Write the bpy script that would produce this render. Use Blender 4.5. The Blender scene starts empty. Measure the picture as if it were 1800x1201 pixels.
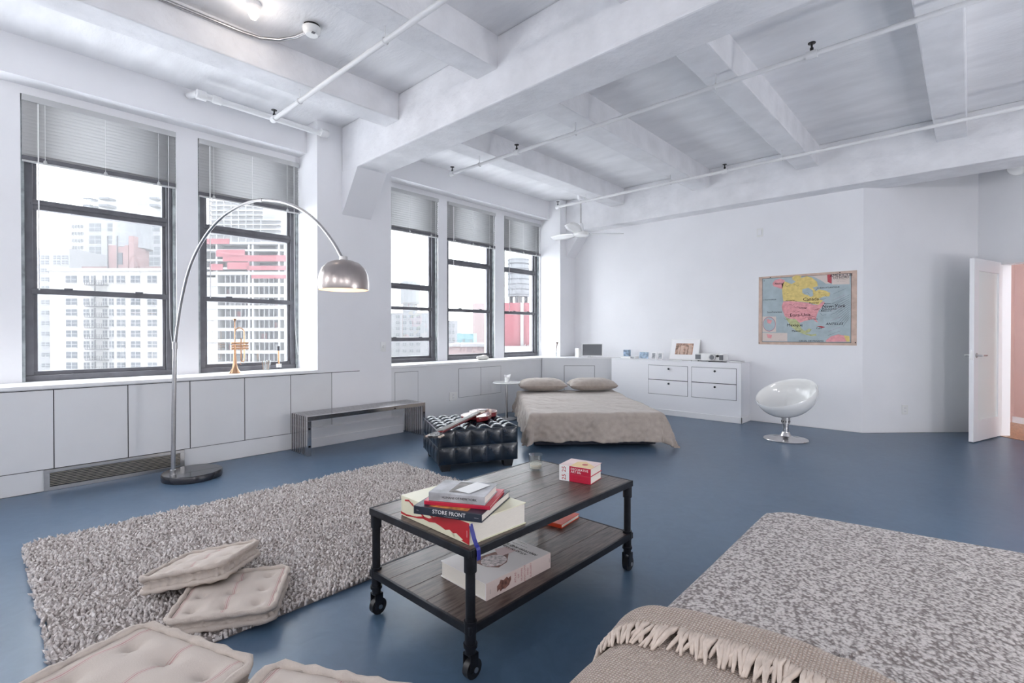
import bpy, bmesh, math, random
from mathutils import Vector, Matrix
random.seed(7)
S = bpy.context.scene
COL = S.collection
# ------------------------------------------------------------ camera, light, exposure
F, CX, CY, CAMH = 877.0, 900.0, 593.0, 1.25
YAW, PIT = math.radians(42.57), math.radians(0.42)
cam = bpy.data.objects.new('camera', bpy.data.cameras.new('camera'))
COL.objects.link(cam)
cam.data.sensor_width = 36.0
cam.data.lens = 36.0 * F / 1800.0
cam.data.shift_y = -(600.5 - CY) / 1800.0
cam.data.clip_start = 0.02; cam.data.clip_end = 900
cam.location = (0, 0, CAMH)
cam.rotation_euler = (math.pi / 2 - PIT, 0, YAW)
S.camera = cam
S.view_settings.view_transform = 'Standard'
S.view_settings.look = 'None'
S.view_settings.gamma = 1.0
S.view_settings.use_curve_mapping = False
S.view_settings.exposure = 0.74
world = bpy.data.worlds.new('overcast_sky'); S.world = world
world.use_nodes = True
bg = world.node_tree.nodes['Background']
bg.inputs[0].default_value = (0.90, 0.95, 1.0, 1)
bg.inputs[1].default_value = 5.2
LAMP_W = .7      # watts of each round ceiling lamp

# pixel of the photograph -> point on a plane
FW = Vector((-math.sin(YAW) * math.cos(PIT), math.cos(YAW) * math.cos(PIT), -math.sin(PIT)))
RT = Vector((math.cos(YAW), math.sin(YAW), 0)); UP = RT.cross(FW)
CAM = Vector((0, 0, CAMH))
def ray(x, y): return FW + RT * ((x - CX) / F) - UP * ((y - CY) / F)
def onz(x, y, z=0.0):
    d = ray(x, y); return CAM + d * ((z - CAMH) / d.z)
def onx(x, y, X):
    d = ray(x, y); return CAM + d * (X / d.x)
def ony(x, y, Y):
    d = ray(x, y); return CAM + d * (Y / d.y)

# ------------------------------------------------------------ materials
def nod(m): return m.node_tree.nodes, m.node_tree.links
MATS = {}
def mat(name, col, rough=0.5, metal=0.0, var=0.0, vscale=8.0, bump=0.0, bscale=60.0, spec=0.5, coat=0.0, emit=None, estr=0.0, stretch=None, sheen=0.0, trans=0.0, alpha=None):
    if name in MATS: return MATS[name]
    m = bpy.data.materials.new(name); m.use_nodes = True
    N, Lk = nod(m); b = N['Principled BSDF']
    c = (col[0], col[1], col[2], 1)
    b.inputs['Base Color'].default_value = c
    b.inputs['Roughness'].default_value = rough
    b.inputs['Metallic'].default_value = metal
    b.inputs['Specular IOR Level'].default_value = spec
    b.inputs['Coat Weight'].default_value = coat
    b.inputs['Sheen Weight'].default_value = sheen
    b.inputs['Transmission Weight'].default_value = trans
    if emit:
        b.inputs['Emission Color'].default_value = (*emit, 1); b.inputs['Emission Strength'].default_value = estr
    if var or bump:
        tc = N.new('ShaderNodeTexCoord'); mp = N.new('ShaderNodeMapping')
        Lk.new(tc.outputs['Object'], mp.inputs['Vector'])
        if stretch: mp.inputs['Scale'].default_value = stretch
    if var:
        n = N.new('ShaderNodeTexNoise'); n.inputs['Scale'].default_value = vscale; n.inputs['Detail'].default_value = 6
        Lk.new(mp.outputs[0], n.inputs['Vector'])
        r = N.new('ShaderNodeValToRGB')
        r.color_ramp.elements[0].position = 0.3; r.color_ramp.elements[1].position = 0.7
        r.color_ramp.elements[0].color = tuple(max(0, k * (1 - var)) for k in col) + (1,)
        r.color_ramp.elements[1].color = tuple(min(1, k * (1 + var)) for k in col) + (1,)
        Lk.new(n.outputs['Fac'], r.inputs['Fac']); Lk.new(r.outputs['Color'], b.inputs['Base Color'])
    if bump:
        n2 = N.new('ShaderNodeTexNoise'); n2.inputs['Scale'].default_value = bscale; n2.inputs['Detail'].default_value = 5
        Lk.new(mp.outputs[0], n2.inputs['Vector'])
        bp = N.new('ShaderNodeBump'); bp.inputs['Strength'].default_value = bump; bp.inputs['Distance'].default_value = 0.01
        Lk.new(n2.outputs['Fac'], bp.inputs['Height']); Lk.new(bp.outputs['Normal'], b.inputs['Normal'])
    MATS[name] = m
    return m
def glassmat(name, fac=0.08, tint=(1, 1, 1), rough=0.0):
    m = bpy.data.materials.new(name); m.use_nodes = True
    N, Lk = nod(m); N.remove(N['Principled BSDF'])
    t = N.new('ShaderNodeBsdfTransparent'); t.inputs[0].default_value = (*tint, 1)
    g = N.new('ShaderNodeBsdfGlossy'); g.inputs['Roughness'].default_value = rough
    mx = N.new('ShaderNodeMixShader'); mx.inputs[0].default_value = fac
    Lk.new(t.outputs[0], mx.inputs[1]); Lk.new(g.outputs[0], mx.inputs[2]); Lk.new(mx.outputs[0], N['Material Output'].inputs['Surface'])
    MATS[name] = m; return m
def woodmat(name, c1, c2, rough=0.35, sc=(1.2, 14, 14)):
    m = bpy.data.materials.new(name); m.use_nodes = True
    N, Lk = nod(m); b = N['Principled BSDF']; b.inputs['Roughness'].default_value = rough
    tc = N.new('ShaderNodeTexCoord'); mp = N.new('ShaderNodeMapping'); mp.inputs['Scale'].default_value = sc
    Lk.new(tc.outputs['Object'], mp.inputs['Vector'])
    n = N.new('ShaderNodeTexNoise'); n.inputs['Scale'].default_value = 6; n.inputs['Detail'].default_value = 8; n.inputs['Roughness'].default_value = .65
    Lk.new(mp.outputs[0], n.inputs['Vector'])
    r = N.new('ShaderNodeValToRGB'); r.color_ramp.elements[0].position = .35; r.color_ramp.elements[1].position = .68
    r.color_ramp.elements[0].color = (*c1, 1); r.color_ramp.elements[1].color = (*c2, 1)
    Lk.new(n.outputs['Fac'], r.inputs['Fac']); Lk.new(r.outputs['Color'], b.inputs['Base Color'])
    bp = N.new('ShaderNodeBump'); bp.inputs['Strength'].default_value = .25; bp.inputs['Distance'].default_value = .003
    Lk.new(n.outputs['Fac'], bp.inputs['Height']); Lk.new(bp.outputs['Normal'], b.inputs['Normal'])
    MATS[name] = m; return m
M = MATS
mat('wall', (.84, .84, .865), .55, var=.02, vscale=2, bump=.06, bscale=30)
mat('concrete', (.82, .82, .845), .7, var=.07, vscale=4, bump=1.0, bscale=12)
mat('slab', (.87, .87, .89), .75, var=.06, vscale=2, bump=.3, bscale=14, stretch=(1, 3, 1))
mat('panel', (.74, .745, .76), .5, var=.02, vscale=3)
mat('sillwhite', (.86, .86, .87), .4)
mat('gapdark', (.05, .05, .055), .8)
mat('frame', (.12, .12, .135), .4, var=.15, vscale=10)
mat('frame_worn', (.33, .36, .37), .6, var=.35, vscale=14)
mat('slat', (.52, .525, .53), .4, metal=.0)
mat('slatrail', (.55, .555, .56), .4)
mat('cord', (.85, .85, .85), .6)
mat('chrome', (.62, .60, .60), .16, metal=1)
mat('steel', (.55, .54, .54), .3, metal=1, var=.06, vscale=30)
mat('brushed', (.46, .41, .39), .28, metal=1, var=.2, vscale=5, stretch=(1, 1, .1))
mat('blackmetal', (.022, .024, .03), .42, metal=.4, var=.3, vscale=20)
mat('black', (.015, .015, .017), .4)
mat('white_gloss', (.86, .86, .85), .12, coat=.5)
mat('white_paint', (.82, .82, .84), .4)
mat('pipe_white', (.78, .78, .79), .45)
mat('brass', (.60, .36, .22), .22, metal=1)
glassmat('pane', .07)
glassmat('tumbler', .16, (.93, .95, .95))
mat('frosted', (.78, .83, .82), .35)

# painted floor: dark slate blue, worn and glossy
fm = mat('floor_paint', (.050, .072, .105), .3)
N, Lk = nod(fm); b = N['Principled BSDF']
tc = N.new('ShaderNodeTexCoord')
n1 = N.new('ShaderNodeTexNoise'); n1.inputs['Scale'].default_value = 1.1; n1.inputs['Detail'].default_value = 4; n1.inputs['Roughness'].default_value = .5
n1.inputs['Distortion'].default_value = .2
n2 = N.new('ShaderNodeTexNoise'); n2.inputs['Scale'].default_value = 5; n2.inputs['Detail'].default_value = 5; n2.inputs['Roughness'].default_value = .55; n2.inputs['Distortion'].default_value = .4
for q in (n1, n2): Lk.new(tc.outputs['Object'], q.inputs['Vector'])
r1 = N.new('ShaderNodeValToRGB'); r1.color_ramp.elements[0].position = .3; r1.color_ramp.elements[1].position = .75
r1.color_ramp.elements[0].color = (.060, .104, .170, 1); r1.color_ramp.elements[1].color = (.088, .146, .226, 1)
n2.inputs['Scale'].default_value = 7; n2.inputs['Detail'].default_value = 6; n2.inputs['Distortion'].default_value = 2.2
mixn = N.new('ShaderNodeMath'); mixn.operation = 'MULTIPLY_ADD'; mixn.inputs[1].default_value = .55; Lk.new(n2.outputs['Fac'], mixn.inputs[0])
hlf = N.new('ShaderNodeMath'); hlf.operation = 'MULTIPLY'; hlf.inputs[1].default_value = .5; Lk.new(n1.outputs['Fac'], hlf.inputs[0]); Lk.new(hlf.outputs[0], mixn.inputs[2])
Lk.new(mixn.outputs[0], r1.inputs['Fac']); Lk.new(r1.outputs['Color'], b.inputs['Base Color'])
b.inputs['Roughness'].default_value = .33

# ------------------------------------------------------------ mesh helpers
class MB:
    def __init__(s): s.v = []; s.f = []
    def add(s, vs, fs):
        o = len(s.v); s.v += [Vector(p) for p in vs]; s.f += [tuple(i + o for i in f) for f in fs]; return s
    def box(s, a, b, M4=None):
        x0, x1 = sorted((a[0], b[0])); y0, y1 = sorted((a[1], b[1])); z0, z1 = sorted((a[2], b[2]))
        vs = [Vector(p) for p in ((x0,y0,z0),(x1,y0,z0),(x1,y1,z0),(x0,y1,z0),(x0,y0,z1),(x1,y0,z1),(x1,y1,z1),(x0,y1,z1))]
        if M4: vs = [M4 @ p for p in vs]
        return s.add(vs, [(0,3,2,1),(4,5,6,7),(0,1,5,4),(1,2,6,5),(2,3,7,6),(3,0,4,7)])
    def prism(s, poly, z0, z1, M4=None):
        n = len(poly)
        vs = [Vector((p[0], p[1], z0)) for p in poly] + [Vector((p[0], p[1], z1)) for p in poly]
        if M4: vs = [M4 @ p for p in vs]
        fs = [tuple(range(n - 1, -1, -1)), tuple(range(n, 2 * n))] + [(i, (i + 1) % n, n + (i + 1) % n, n + i) for i in range(n)]
        return s.add(vs, fs)
    def tube(s, pts, r, n=10, cap=True):
        pts = [Vector(p) for p in pts]; k = len(pts)
        rs = r if isinstance(r, (list, tuple)) else [r] * k
        ref = None; rings = []
        for i in range(k):
            t = (pts[min(i + 1, k - 1)] - pts[max(i - 1, 0)]).normalized()
            if ref is None:
                ref = t.orthogonal().normalized()
            ref = (ref - t * ref.dot(t)).normalized(); bi = t.cross(ref)
            rings.append([pts[i] + (ref * math.cos(2*math.pi*j/n) + bi * math.sin(2*math.pi*j/n)) * rs[i] for j in range(n)])
        vs = [p for q in rings for p in q]
        fs = [(i*n + j, i*n + (j+1) % n, (i+1)*n + (j+1) % n, (i+1)*n + j) for i in range(k-1) for j in range(n)]
        if cap: fs += [tuple(range(n-1, -1, -1)), tuple(range((k-1)*n, k*n))]
        return s.add(vs, fs)
    def cyl(s, c, r, z0, z1, n=20, M4=None):
        return s.lathe([(0, z0), (r, z0), (r, z1), (0, z1)], c, n, M4)
    def lathe(s, prof, c=(0, 0, 0), n=28, M4=None):
        vs = []; fs = []; idx = []
        for (r, z) in prof:
            if r < 1e-6: idx.append([len(vs)]); vs.append(Vector((c[0], c[1], c[2] + z)))
            else:
                idx.append(list(range(len(vs), len(vs) + n)))
                vs += [Vector((c[0] + r*math.cos(2*math.pi*j/n), c[1] + r*math.sin(2*math.pi*j/n), c[2] + z)) for j in range(n)]
        if M4: vs = [M4 @ p for p in vs]
        for a, b in zip(idx, idx[1:]):
            for j in range(n):
                A = a[j % len(a)], a[(j+1) % len(a)]; B = b[j % len(b)], b[(j+1) % len(b)]
                q = []
                for t in (A[0], A[1], B[1], B[0]):
                    if t not in q: q.append(t)
                if len(q) > 2: fs.append(tuple(q))
        return s.add(vs, fs)
    def grid(s, nu, nv, fn, closed=False):
        vs = [fn(i / nu, j / nv) for j in range(nv + 1) for i in range(nu + 1)]
        fs = [(j*(nu+1)+i, j*(nu+1)+i+1, (j+1)*(nu+1)+i+1, (j+1)*(nu+1)+i) for j in range(nv) for i in range(nu)]
        return s.add(vs, fs)
    def build(s, name, m, parent=None, smooth=False, world=True, bevel=0, kind=None, angle=40):
        me = bpy.data.meshes.new(name)
        vs = s.v
        if parent is not None and world:
            inv = wm(parent).inverted(); vs = [inv @ p for p in vs]
        me.from_pydata([tuple(p) for p in vs], [], s.f)
        bm = bmesh.new(); bm.from_mesh(me)
        bmesh.ops.recalc_face_normals(bm, faces=bm.faces); bm.to_mesh(me); bm.free()
        o = bpy.data.objects.new(name, me); COL.objects.link(o)
        me.materials.append(M[m] if isinstance(m, str) else m)
        if smooth:
            me.polygons.foreach_set('use_smooth', [True] * len(me.polygons))
            if angle < 180:
                try: me.set_sharp_from_angle(angle=math.radians(angle))
                except Exception: pass
        if bevel:
            md = o.modifiers.new('bevel', 'BEVEL'); md.width = bevel; md.segments = 2; md.limit_method = 'ANGLE'
        if parent is not None: o.parent = parent
        if kind: o['kind'] = kind
        return o
def wm(o):
    m = Matrix.LocRotScale(o.location, o.rotation_euler, o.scale)
    return wm(o.parent) @ m if o.parent else m
def B(a, b): return MB().box(a, b)
def tag(o, label, cat, group=None):
    o['label'] = label; o['category'] = cat
    if group: o['group'] = group
    return o
def thing(name, label, cat, loc=(0, 0, 0), rz=0.0, group=None):
    o = bpy.data.objects.new(name, None); COL.objects.link(o); o.empty_display_size = .05
    o.location = loc; o.rotation_euler = (0, 0, rz)
    return tag(o, label, cat, group)
def struct(o): o['kind'] = 'structure'; return o
def sempty(name, loc=(0, 0, 0)):
    o = bpy.data.objects.new(name, None); COL.objects.link(o); o.location = loc; o.empty_display_size = .05
    return struct(o)
def copy_tree(o, parent=None):
    c = o.copy(); COL.objects.link(c); c.parent = parent
    for ch in list(o.children): copy_tree(ch, c)
    return c
def text(body, size, m, parent, Mx, name='lettering', ext=.0004, align='CENTER', shear=0.0, sx=1.0):
    cu = bpy.data.curves.new('t', 'FONT'); cu.body = body; cu.size = size; cu.extrude = ext; cu.align_x = align; cu.align_y = 'CENTER'; cu.shear = shear
    cu.resolution_u = 2
    t = bpy.data.objects.new('t', cu); COL.objects.link(t)
    dg = bpy.context.evaluated_depsgraph_get()
    me = bpy.data.meshes.new_from_object(t.evaluated_get(dg)); bpy.data.objects.remove(t); bpy.data.curves.remove(cu)
    inv = wm(parent).inverted()
    me.transform(inv @ Mx @ Matrix.Diagonal((sx, 1, 1, 1)))
    o = bpy.data.objects.new(name, me); COL.objects.link(o); o.parent = parent
    me.materials.clear(); me.materials.append(M[m])
    return o
def frame4(o, ex, ey):
    ex = Vector(ex).normalized(); ey = Vector(ey); ey = (ey - ex * ey.dot(ex)).normalized(); ez = ex.cross(ey)
    return Matrix(((ex.x, ey.x, ez.x, o[0]), (ex.y, ey.y, ez.y, o[1]), (ex.z, ey.z, ez.z, o[2]), (0, 0, 0, 1)))

# ------------------------------------------------------------ the room
X0, XM, XL = -5.40, -5.85, -5.65        # column face, mullion face, lintel face
ZS, ZJ, ZB, SILL = 3.65, 3.385, 3.12, .84
YB, YBEAM = 7.60, 7.33                 # back wall, face of the beam along it
YR, XR = -3.3, 3.2                     # unseen ends of the loft
C1, C2, C3 = 2.65, 3.62, 7.15          # column edges along the window wall
struct(B((-6.1, YR - .1, -.12), (XR + .1, 9.6, 0)).build('floor', 'floor_paint'))
struct(B((-6.2, YR - .1, ZS), (XR + .1, 9.6, ZS + .2)).build('ceiling', 'slab'))
# window wall: columns, spandrel, heads, mullions
WINS = [(-3.05, -2.02), (-.93, .12), (.30, 1.41), (1.60, 2.645), (3.70, 4.74), (4.915, 5.95), (6.17, 7.13)]
ww = sempty('wall_window', (-5.6, 3, 0))
for a, b_ in ((-1.95, -.95), (C1, C2), (C3, YB + .3)):
    B((-6.1, a, 0), (X0, b_, ZS)).build('column', 'wall', ww)
for a, b_ in ((YR, -1.95), (-.95, C1), (C2, C3)):
    B((-6.1, a, 0), (X0 + .0, b_, SILL - .03)).build('spandrel', 'panel', ww)
    B((-6.05, a + .002, SILL - .03), (X0 + .012, b_ - .002, SILL)).build('sill', 'sillwhite', ww, bevel=.004)
    B((-6.1, a, 3.33), (XL, b_, ZS)).build('lintel', 'wall', ww)
    B((-6.1, a, 3.26), (XM, b_, 3.33)).build('head', 'wall', ww)
def pier(a, b_): B((-6.1, a, SILL), (XM, b_, 3.26)).build('mullion', 'wall', ww)
for a, b_ in ((YR, -3.05), (-2.02, -1.95), (-.95, -.93), (.12, .30), (1.41, 1.60), (2.645, C1), (C2, 3.70), (4.74, 4.915), (5.95, 6.17), (7.13, C3)): pier(a, b_)
# access panels in the face under the sills
def seam(y0, z0, y1, z1, w=.006):
    B((X0 - .01, min(y0, y1) - w/2, min(z0, z1) - w/2), (X0 + .0012, max(y0, y1) + w/2, max(z0, z1) + w/2)).build('seam', 'gapdark', ww)
def panel(y0, y1, z0, z1):
    B((X0 - .004, y0, z0), (X0 + .004, y1, z1)).build('panel', 'panel', ww)
ys = [-.93, -.2, .456, .934, 1.403, 1.882, 2.347, 2.816]
for a, b_ in zip(ys, ys[1:]): panel(a + .004, b_ - .004, .175, SILL - .045)
for y in ys[1:]: seam(y, .175, y, SILL - .04)
seam(-.93, SILL - .038, 3.17, SILL - .038)
seam(-.93, .17, 2.347, .17, .004)
for (a, b_, z0, z1) in ((3.67, 4.034, .30, .752), (4.75, 5.186, .33, .745), (5.186, 5.62, .33, .745)):
    panel(a + .004, b_ - .004, z0 + .004, z1 - .004)
    seam(a, z1, b_, z1, .004)
    if a > 5: seam(a, z0, a, z1, .007)
    else: seam(a, z0, a, z1, .003)
    seam(b_, z0, b_, z1, .003); seam(a, z0, b_, z0, .003)
# baseboards
def bb(name, p0, p1, h=.085, t=.018, side=1):
    p0 = Vector((*p0, 0)); p1 = Vector((*p1, 0)); d = (p1 - p0).normalized(); n = Vector((-d.y, d.x, 0)) * side
    MM = frame4(p0, d, n); L_ = (p1 - p0).length
    mb = MB(); mb.add([MM @ Vector(q) for q in ((0, 0, 0), (L_, 0, 0), (L_, t, 0), (0, t, 0), (0, 0, h), (L_, 0, h), (L_, t*.45, h), (0, t*.45, h), (0, t, h*.8), (L_, t, h*.8))],
        [(0, 1, 2, 3), (4, 7, 6, 5), (3, 2, 9, 8), (8, 9, 6, 7), (0, 4, 5, 1), (0, 3, 8, 7, 4), (1, 5, 6, 9, 2)])
    return struct(mb.build(name, 'white_paint'))
bb('baseboard_window', (X0, YR), (X0, .39), side=-1)
bb('baseboard_window', (X0, 1.36), (X0, 6.45), side=-1)
struct(B((X0, 2.42, 0), (X0 + .10, 3.72, .205)).build('baseboard_window', 'white_paint', bevel=.006))
struct(B((X0 + .1, 2.42, 0), (X0 + .118, 3.72, .10)).build('baseboard_window', 'white_paint', bevel=.004))
# back wall, slanted wall, door wall
NA = Vector((-.995, YB, 0)); D45 = Vector((.7071, .7071, 0)); NB = Vector((.065, 8.66, 0)); E45 = Vector((.7071, -.7071, 0))
struct(B((-6.1, YB, 0), (NA.x, YB + .25, ZS)).build('wall_back', 'wall'))
struct(MB().prism([(NA.x, NA.y), (NB.x, NB.y), (NB.x - .18, NB.y + .18), (NA.x - .18, NA.y + .18)], 0, ZS).build('wall_slant', 'wall'))
bb('baseboard_back', (-2.33, YB), (NA.x, YB), side=-1)
bb('baseboard_slant', NA.xy, NB.xy, side=-1)
DW0, DW1, DH = .22, 1.10, 2.13        # door opening along the door wall
dwl = sempty('wall_door', tuple(NB))
MD = frame4(NB, E45, (.7071, .7071, 0))
def dbox(a, b_, name, m, **k): return MB().box(a, b_, MD).build(name, m, dwl, **k)
dbox((-.02, 0, 0), (DW0, .14, ZS), 'wall_piece', 'wall')
dbox((DW0, 0, DH), (DW1, .14, ZS), 'wall_piece', 'wall')
dbox((DW1, 0, 0), (4.6, .14, ZS), 'wall_piece', 'wall')
dbox((DW0, -.012, 0), (DW0 + .05, .152, DH), 'door_casing', 'white_paint')
dbox((DW1 - .05, -.012, 0), (DW1, .152, DH), 'door_casing', 'white_paint')
dbox((DW0, -.012, DH - .05), (DW1, .152, DH), 'door_casing', 'white_paint')
# hallway behind the door
mat('hall_wall', (.58, .40, .36), .6); mat('hall_floor', (.42, .22, .12), .35, var=.2, vscale=6, stretch=(8, 1, 1))
hw = sempty('wall_hall', tuple(NB + D45 * 1.2))
MB().box((-.6, 1.15, 0), (3.2, 1.25, ZS), MD).build('hall_side', 'hall_wall', hw)
MB().box((-.7, .14, 0), (-.6, 1.25, ZS), MD).build('hall_side', 'hall_wall', hw)
MB().box((-.02, .14, 0), (.10, .30, ZS), MD).build('hall_side', 'wall', hw)
MB().box((-.6, 1.13, 0), (3.2, 1.15, .09), MD).build('hall_baseboard', 'white_paint', hw)
struct(MB().box((-.6, .02, 0), (3.2, 1.15, .006), MD).build('floor_hall', 'hall_floor'))
# unseen closing walls
struct(B((XR, YR, 0), (XR + .1, 6.2, ZS)).build('wall_right', 'wall'))
struct(B((-6.1, YR - .1, 0), (XR + .1, YR, ZS)).build('wall_rear', 'wall'))
# beams and joists
def chip_beam(name, a, b_, n=1):
    o = B(a, b_).build(name, 'concrete', bevel=.012); return struct(o)
struct(MB().add([(X0, 2.95, ZB), (3.2, 2.76, ZB), (3.2, 3.13, ZB), (X0, 3.33, ZB), (X0, 2.95, ZS), (3.2, 2.76, ZS), (3.2, 3.13, ZS), (X0, 3.33, ZS)],
    [(0, 1, 2, 3), (4, 7, 6, 5), (0, 4, 5, 1), (1, 5, 6, 2), (2, 6, 7, 3), (3, 7, 4, 0)]).build('ceiling_beam', 'concrete', bevel=.014))
chip_beam('ceiling_beam', (X0, YBEAM, 3.078), (1.45, 7.82, ZS))
chip_beam('ceiling_beam', (X0, -1.6, ZB), (XR, -1.25, ZS))
for x in (-4.22, -2.815, -1.43, -.035, 1.36, 2.75):
    for a, b_ in ((3.22, YBEAM + .02), (-1.3, 2.93), (YR, -1.55)):
        chip_beam('ceiling_joist', (x - .255, a, ZJ), (x, b_, ZS + .01))
# haunches under the beam ends
for (y0, y1) in ((2.95, 3.33), (YBEAM, YB)):
    z1 = ZB if y0 < 5 else 3.078
    struct(MB().add([(X0 - .02, y0, 2.61), (X0 - .02, y1, 2.61), (X0 - .02, y1, z1 + .02), (X0 - .02, y0, z1 + .02), (X0 + .36, y0, z1 + .02), (X0 + .36, y1, z1 + .02)],
        [(0, 1, 2, 3), (0, 4, 5, 1), (3, 2, 5, 4), (0, 3, 4), (1, 5, 2)]).build('ceiling_haunch', 'wall'))
# ------------------------------------------------------------ windows
def window(n, a, b_, rails, thick=()):
    w = sempty('window_%d' % n, (-5.93, (a + b_) / 2, SILL))
    xo, xi = -5.99, -5.885
    top = 3.26
    # worn metal lining and outer dark frame
    for (y0, y1) in ((a, a + .022), (b_ - .022, b_)):
        B((xo, y0, SILL), (xi + .012, y1, top)).build('jamb_lining', 'frame_worn', w)
    for (y0, y1) in ((a + .022, a + .075), (b_ - .075, b_ - .022)):
        B((xo, y0, SILL), (xi - .02, y1, top)).build('frame_stile', 'frame', w, bevel=.004)
        ym = y1 if y0 < (a + b_) / 2 else y0; sg = 1 if y0 < (a + b_) / 2 else -1
        B((xo + .02, ym, SILL + .04), (xi - .05, ym + sg * .028, top)).build('sash_stile', 'frame', w, bevel=.003)
    B((xo, a + .022, top - .05), (xi - .02, b_ - .022, top)).build('frame_head', 'frame', w)
    B((xo, a + .022, SILL), (xi - .005, b_ - .022, SILL + .05)).build('frame_sill', 'frame', w, bevel=.004)
    B((xo + .02, a + .075, SILL + .05), (xi - .045, b_ - .075, SILL + .085)).build('sash_rail', 'frame', w, bevel=.003)
    zs = [SILL + .085]
    for (z, h, d) in rails:
        B((xo + .01, a + .06, z - h / 2), (xi - .03 + d, b_ - .06, z + h / 2)).build('sash_rail', 'frame', w, bevel=.004)
        if h > .06: B((xi - .031 + d, a + .06, z - .006), (xi - .018 + d, b_ - .06, z + .012)).build('sash_rail', 'frame', w, bevel=.003)
        zs += [z - h / 2, z + h / 2]
    zs.append(top - .05)
    for z0, z1 in zip(zs[0::2], zs[1::2]):
        B((-5.958, a + .098, z0 - .005), (-5.954, b_ - .098, z1 + .005)).build('pane', 'pane', w)
    for yy in (a + .3, b_ - .3):
        z = rails[0][0]
        B((xi - .03, yy - .03, z + .022), (xi + .0, yy + .03, z + .034)).build('sash_lock', 'frame', w)
STD = [(1.615, .05, .012), (2.36, .085, .0)]
for i, (a, b_) in enumerate(WINS):
    r = STD
    if i == 4: r = [(1.168, .05, .01), (1.61, .045, .012), (1.92, .08, .0)]
    window(i + 1, a, b_, r)

# ------------------------------------------------------------ venetian blinds
BL = ['beside the arc lamp pole, over the widest left window', 'over the window with the trumpet on its sill', 'over the window beside the wide column', 'over the middle window of the far bay', 'over the window showing the water tower']
def blind(i, a, b_, zbot):
    lab = 'grey venetian blind half raised ' + BL[i]
    t = thing('venetian_blind', lab, 'blind', (-5.852, (a + b_) / 2, 3.25), group='venetian blinds on the windows')
    xb = -5.850; y0, y1 = a + .008, b_ - .008
    B((xb - .022, y0, 3.205), (xb + .022, y1, 3.255)).build('headrail', 'slatrail', t, bevel=.003)
    B((xb + .023, y0, 3.20), (xb + .028, y1, 3.25)).build('valance', 'slat', t)
    sl = MB(); tl = -math.radians(44); n = 5
    pts = []
    for k in range(n + 1):
        u = (k / n - .5); w_ = u * .037; c = .0035 * (1 - (2 * u) ** 2)
        pts.append((w_ * math.cos(tl) + c * math.sin(tl), -w_ * math.sin(tl) + c * math.cos(tl)))
    L_ = (y1 - y0) / 2
    vs = [(p[0], s * L_, p[1]) for p in pts for s in (-1, 1)]
    sl.add(vs, [(2*k, 2*k+1, 2*k+3, 2*k+2) for k in range(n)])
    nsl = round((3.194 - (zbot + .060)) / .030); pitch = (3.194 - (zbot + .060)) / nsl
    z = 3.194; first = None
    for _k in range(nsl + 1):
        if first is None:
            first = sl.build('slat', 'slat', t, smooth=True, world=False, angle=180); o = first
            bmm = o.modifiers.new('th', 'SOLIDIFY'); bmm.thickness = .0008
        else:
            o = first.copy(); COL.objects.link(o); o.parent = t
        o.location = (0, 0, z - 3.25); z -= pitch
    # the raised slats lie stacked on the bottom rail
    B((xb - .014, y0, zbot + .016), (xb + .014, y1, zbot + .05)).build('slat_stack', 'frame', t)
    B((xb - .015, y0, zbot), (xb + .015, y1, zbot + .014)).build('bottom_rail', 'slat', t, bevel=.003)
    w = y1 - y0
    for f in (.13, .5, .87):
        MB().tube([(xb + .016, y0 + w * f, 3.2), (xb + .016, y0 + w * f, zbot)], .0016, 5).build('ladder_cord', 'cord', t)
        MB().lathe([(0, -.02), (.012, -.016), (.016, 0), (.01, .018), (0, .02)], (xb + .02, y0 + w * f, zbot + .012), 8).build('cord_knot', 'slat', t, smooth=True)
    MB().tube([(xb + .034, y0 + w * .09, 3.19), (xb + .036, y0 + w * .09, 1.62)], .0045, 6).build('tilt_wand', 'cord', t)
    MB().tube([(xb + .034, y1 - w * .06, 3.19), (xb + .034, y1 - w * .06, 2.0), (xb + .038, y1 - w * .055, 1.3), (xb + .03, y1 - w * .02, 1.0)], .0025, 5).build('pull_cord', 'cord', t)
for i, (k, zb) in enumerate(((2, 2.695), (3, 2.66), (4, 2.67), (5, 2.655), (6, 2.665))): blind(i, WINS[k][0], WINS[k][1], zb)

# ------------------------------------------------------------ the city outside
mat('brick_white', (.135, .132, .13), .9, var=.08, vscale=.5); mat('brick_grey', (.09, .09, .097), .9, var=.1, vscale=.4)
mat('brick_red', (.085, .047, .047), .9, var=.12, vscale=.6); mat('brick_pink', (.12, .088, .088), .9, var=.1, vscale=.5)
mat('city_glass', (.025, .029, .036), .5, spec=.1); mat('city_iron', (.035, .035, .04), .8, spec=.1); mat('site_red', (.115, .035, .042), .8, spec=.1)
mat('site_white', (.145, .145, .15), .8, spec=.2); mat('site_dark', (.045, .045, .055), .8, spec=.1); mat('teal', (.075, .13, .14), .7, spec=.2)
mat('tank', (.075, .078, .085), .8, var=.2, vscale=1.5, stretch=(4, 4, .2)); mat('net', (.13, .135, .145), .9)
FH = Vector((FW.x, FW.y, 0)).normalized()
class City:
    """box frame standing D metres out, parallel to the picture: x to the right, y away, z up"""
    def __init__(s, D): s.D = D; s.M = frame4(Vector((0, 0, 0)) + FH * D, RT, FH)
    def x(s, px): return (px - CX) / F * s.D
    def z(s, py): return CAMH - (py - 586.6) / F * s.D
def city_building(label, cat, D, px0, px1, py_top, m, depth=18, base=-32, name='apartment_building'):
    c = City(D); x0, x1 = c.x(px0), c.x(px1)
    o = thing(name, label, cat, tuple(c.M @ Vector(((x0 + x1) / 2, depth / 2, base))))
    MB().box((x0, 0, base), (x1, depth, c.z(py_top)), c.M).build('wall', m, o)
    return c, o
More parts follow.
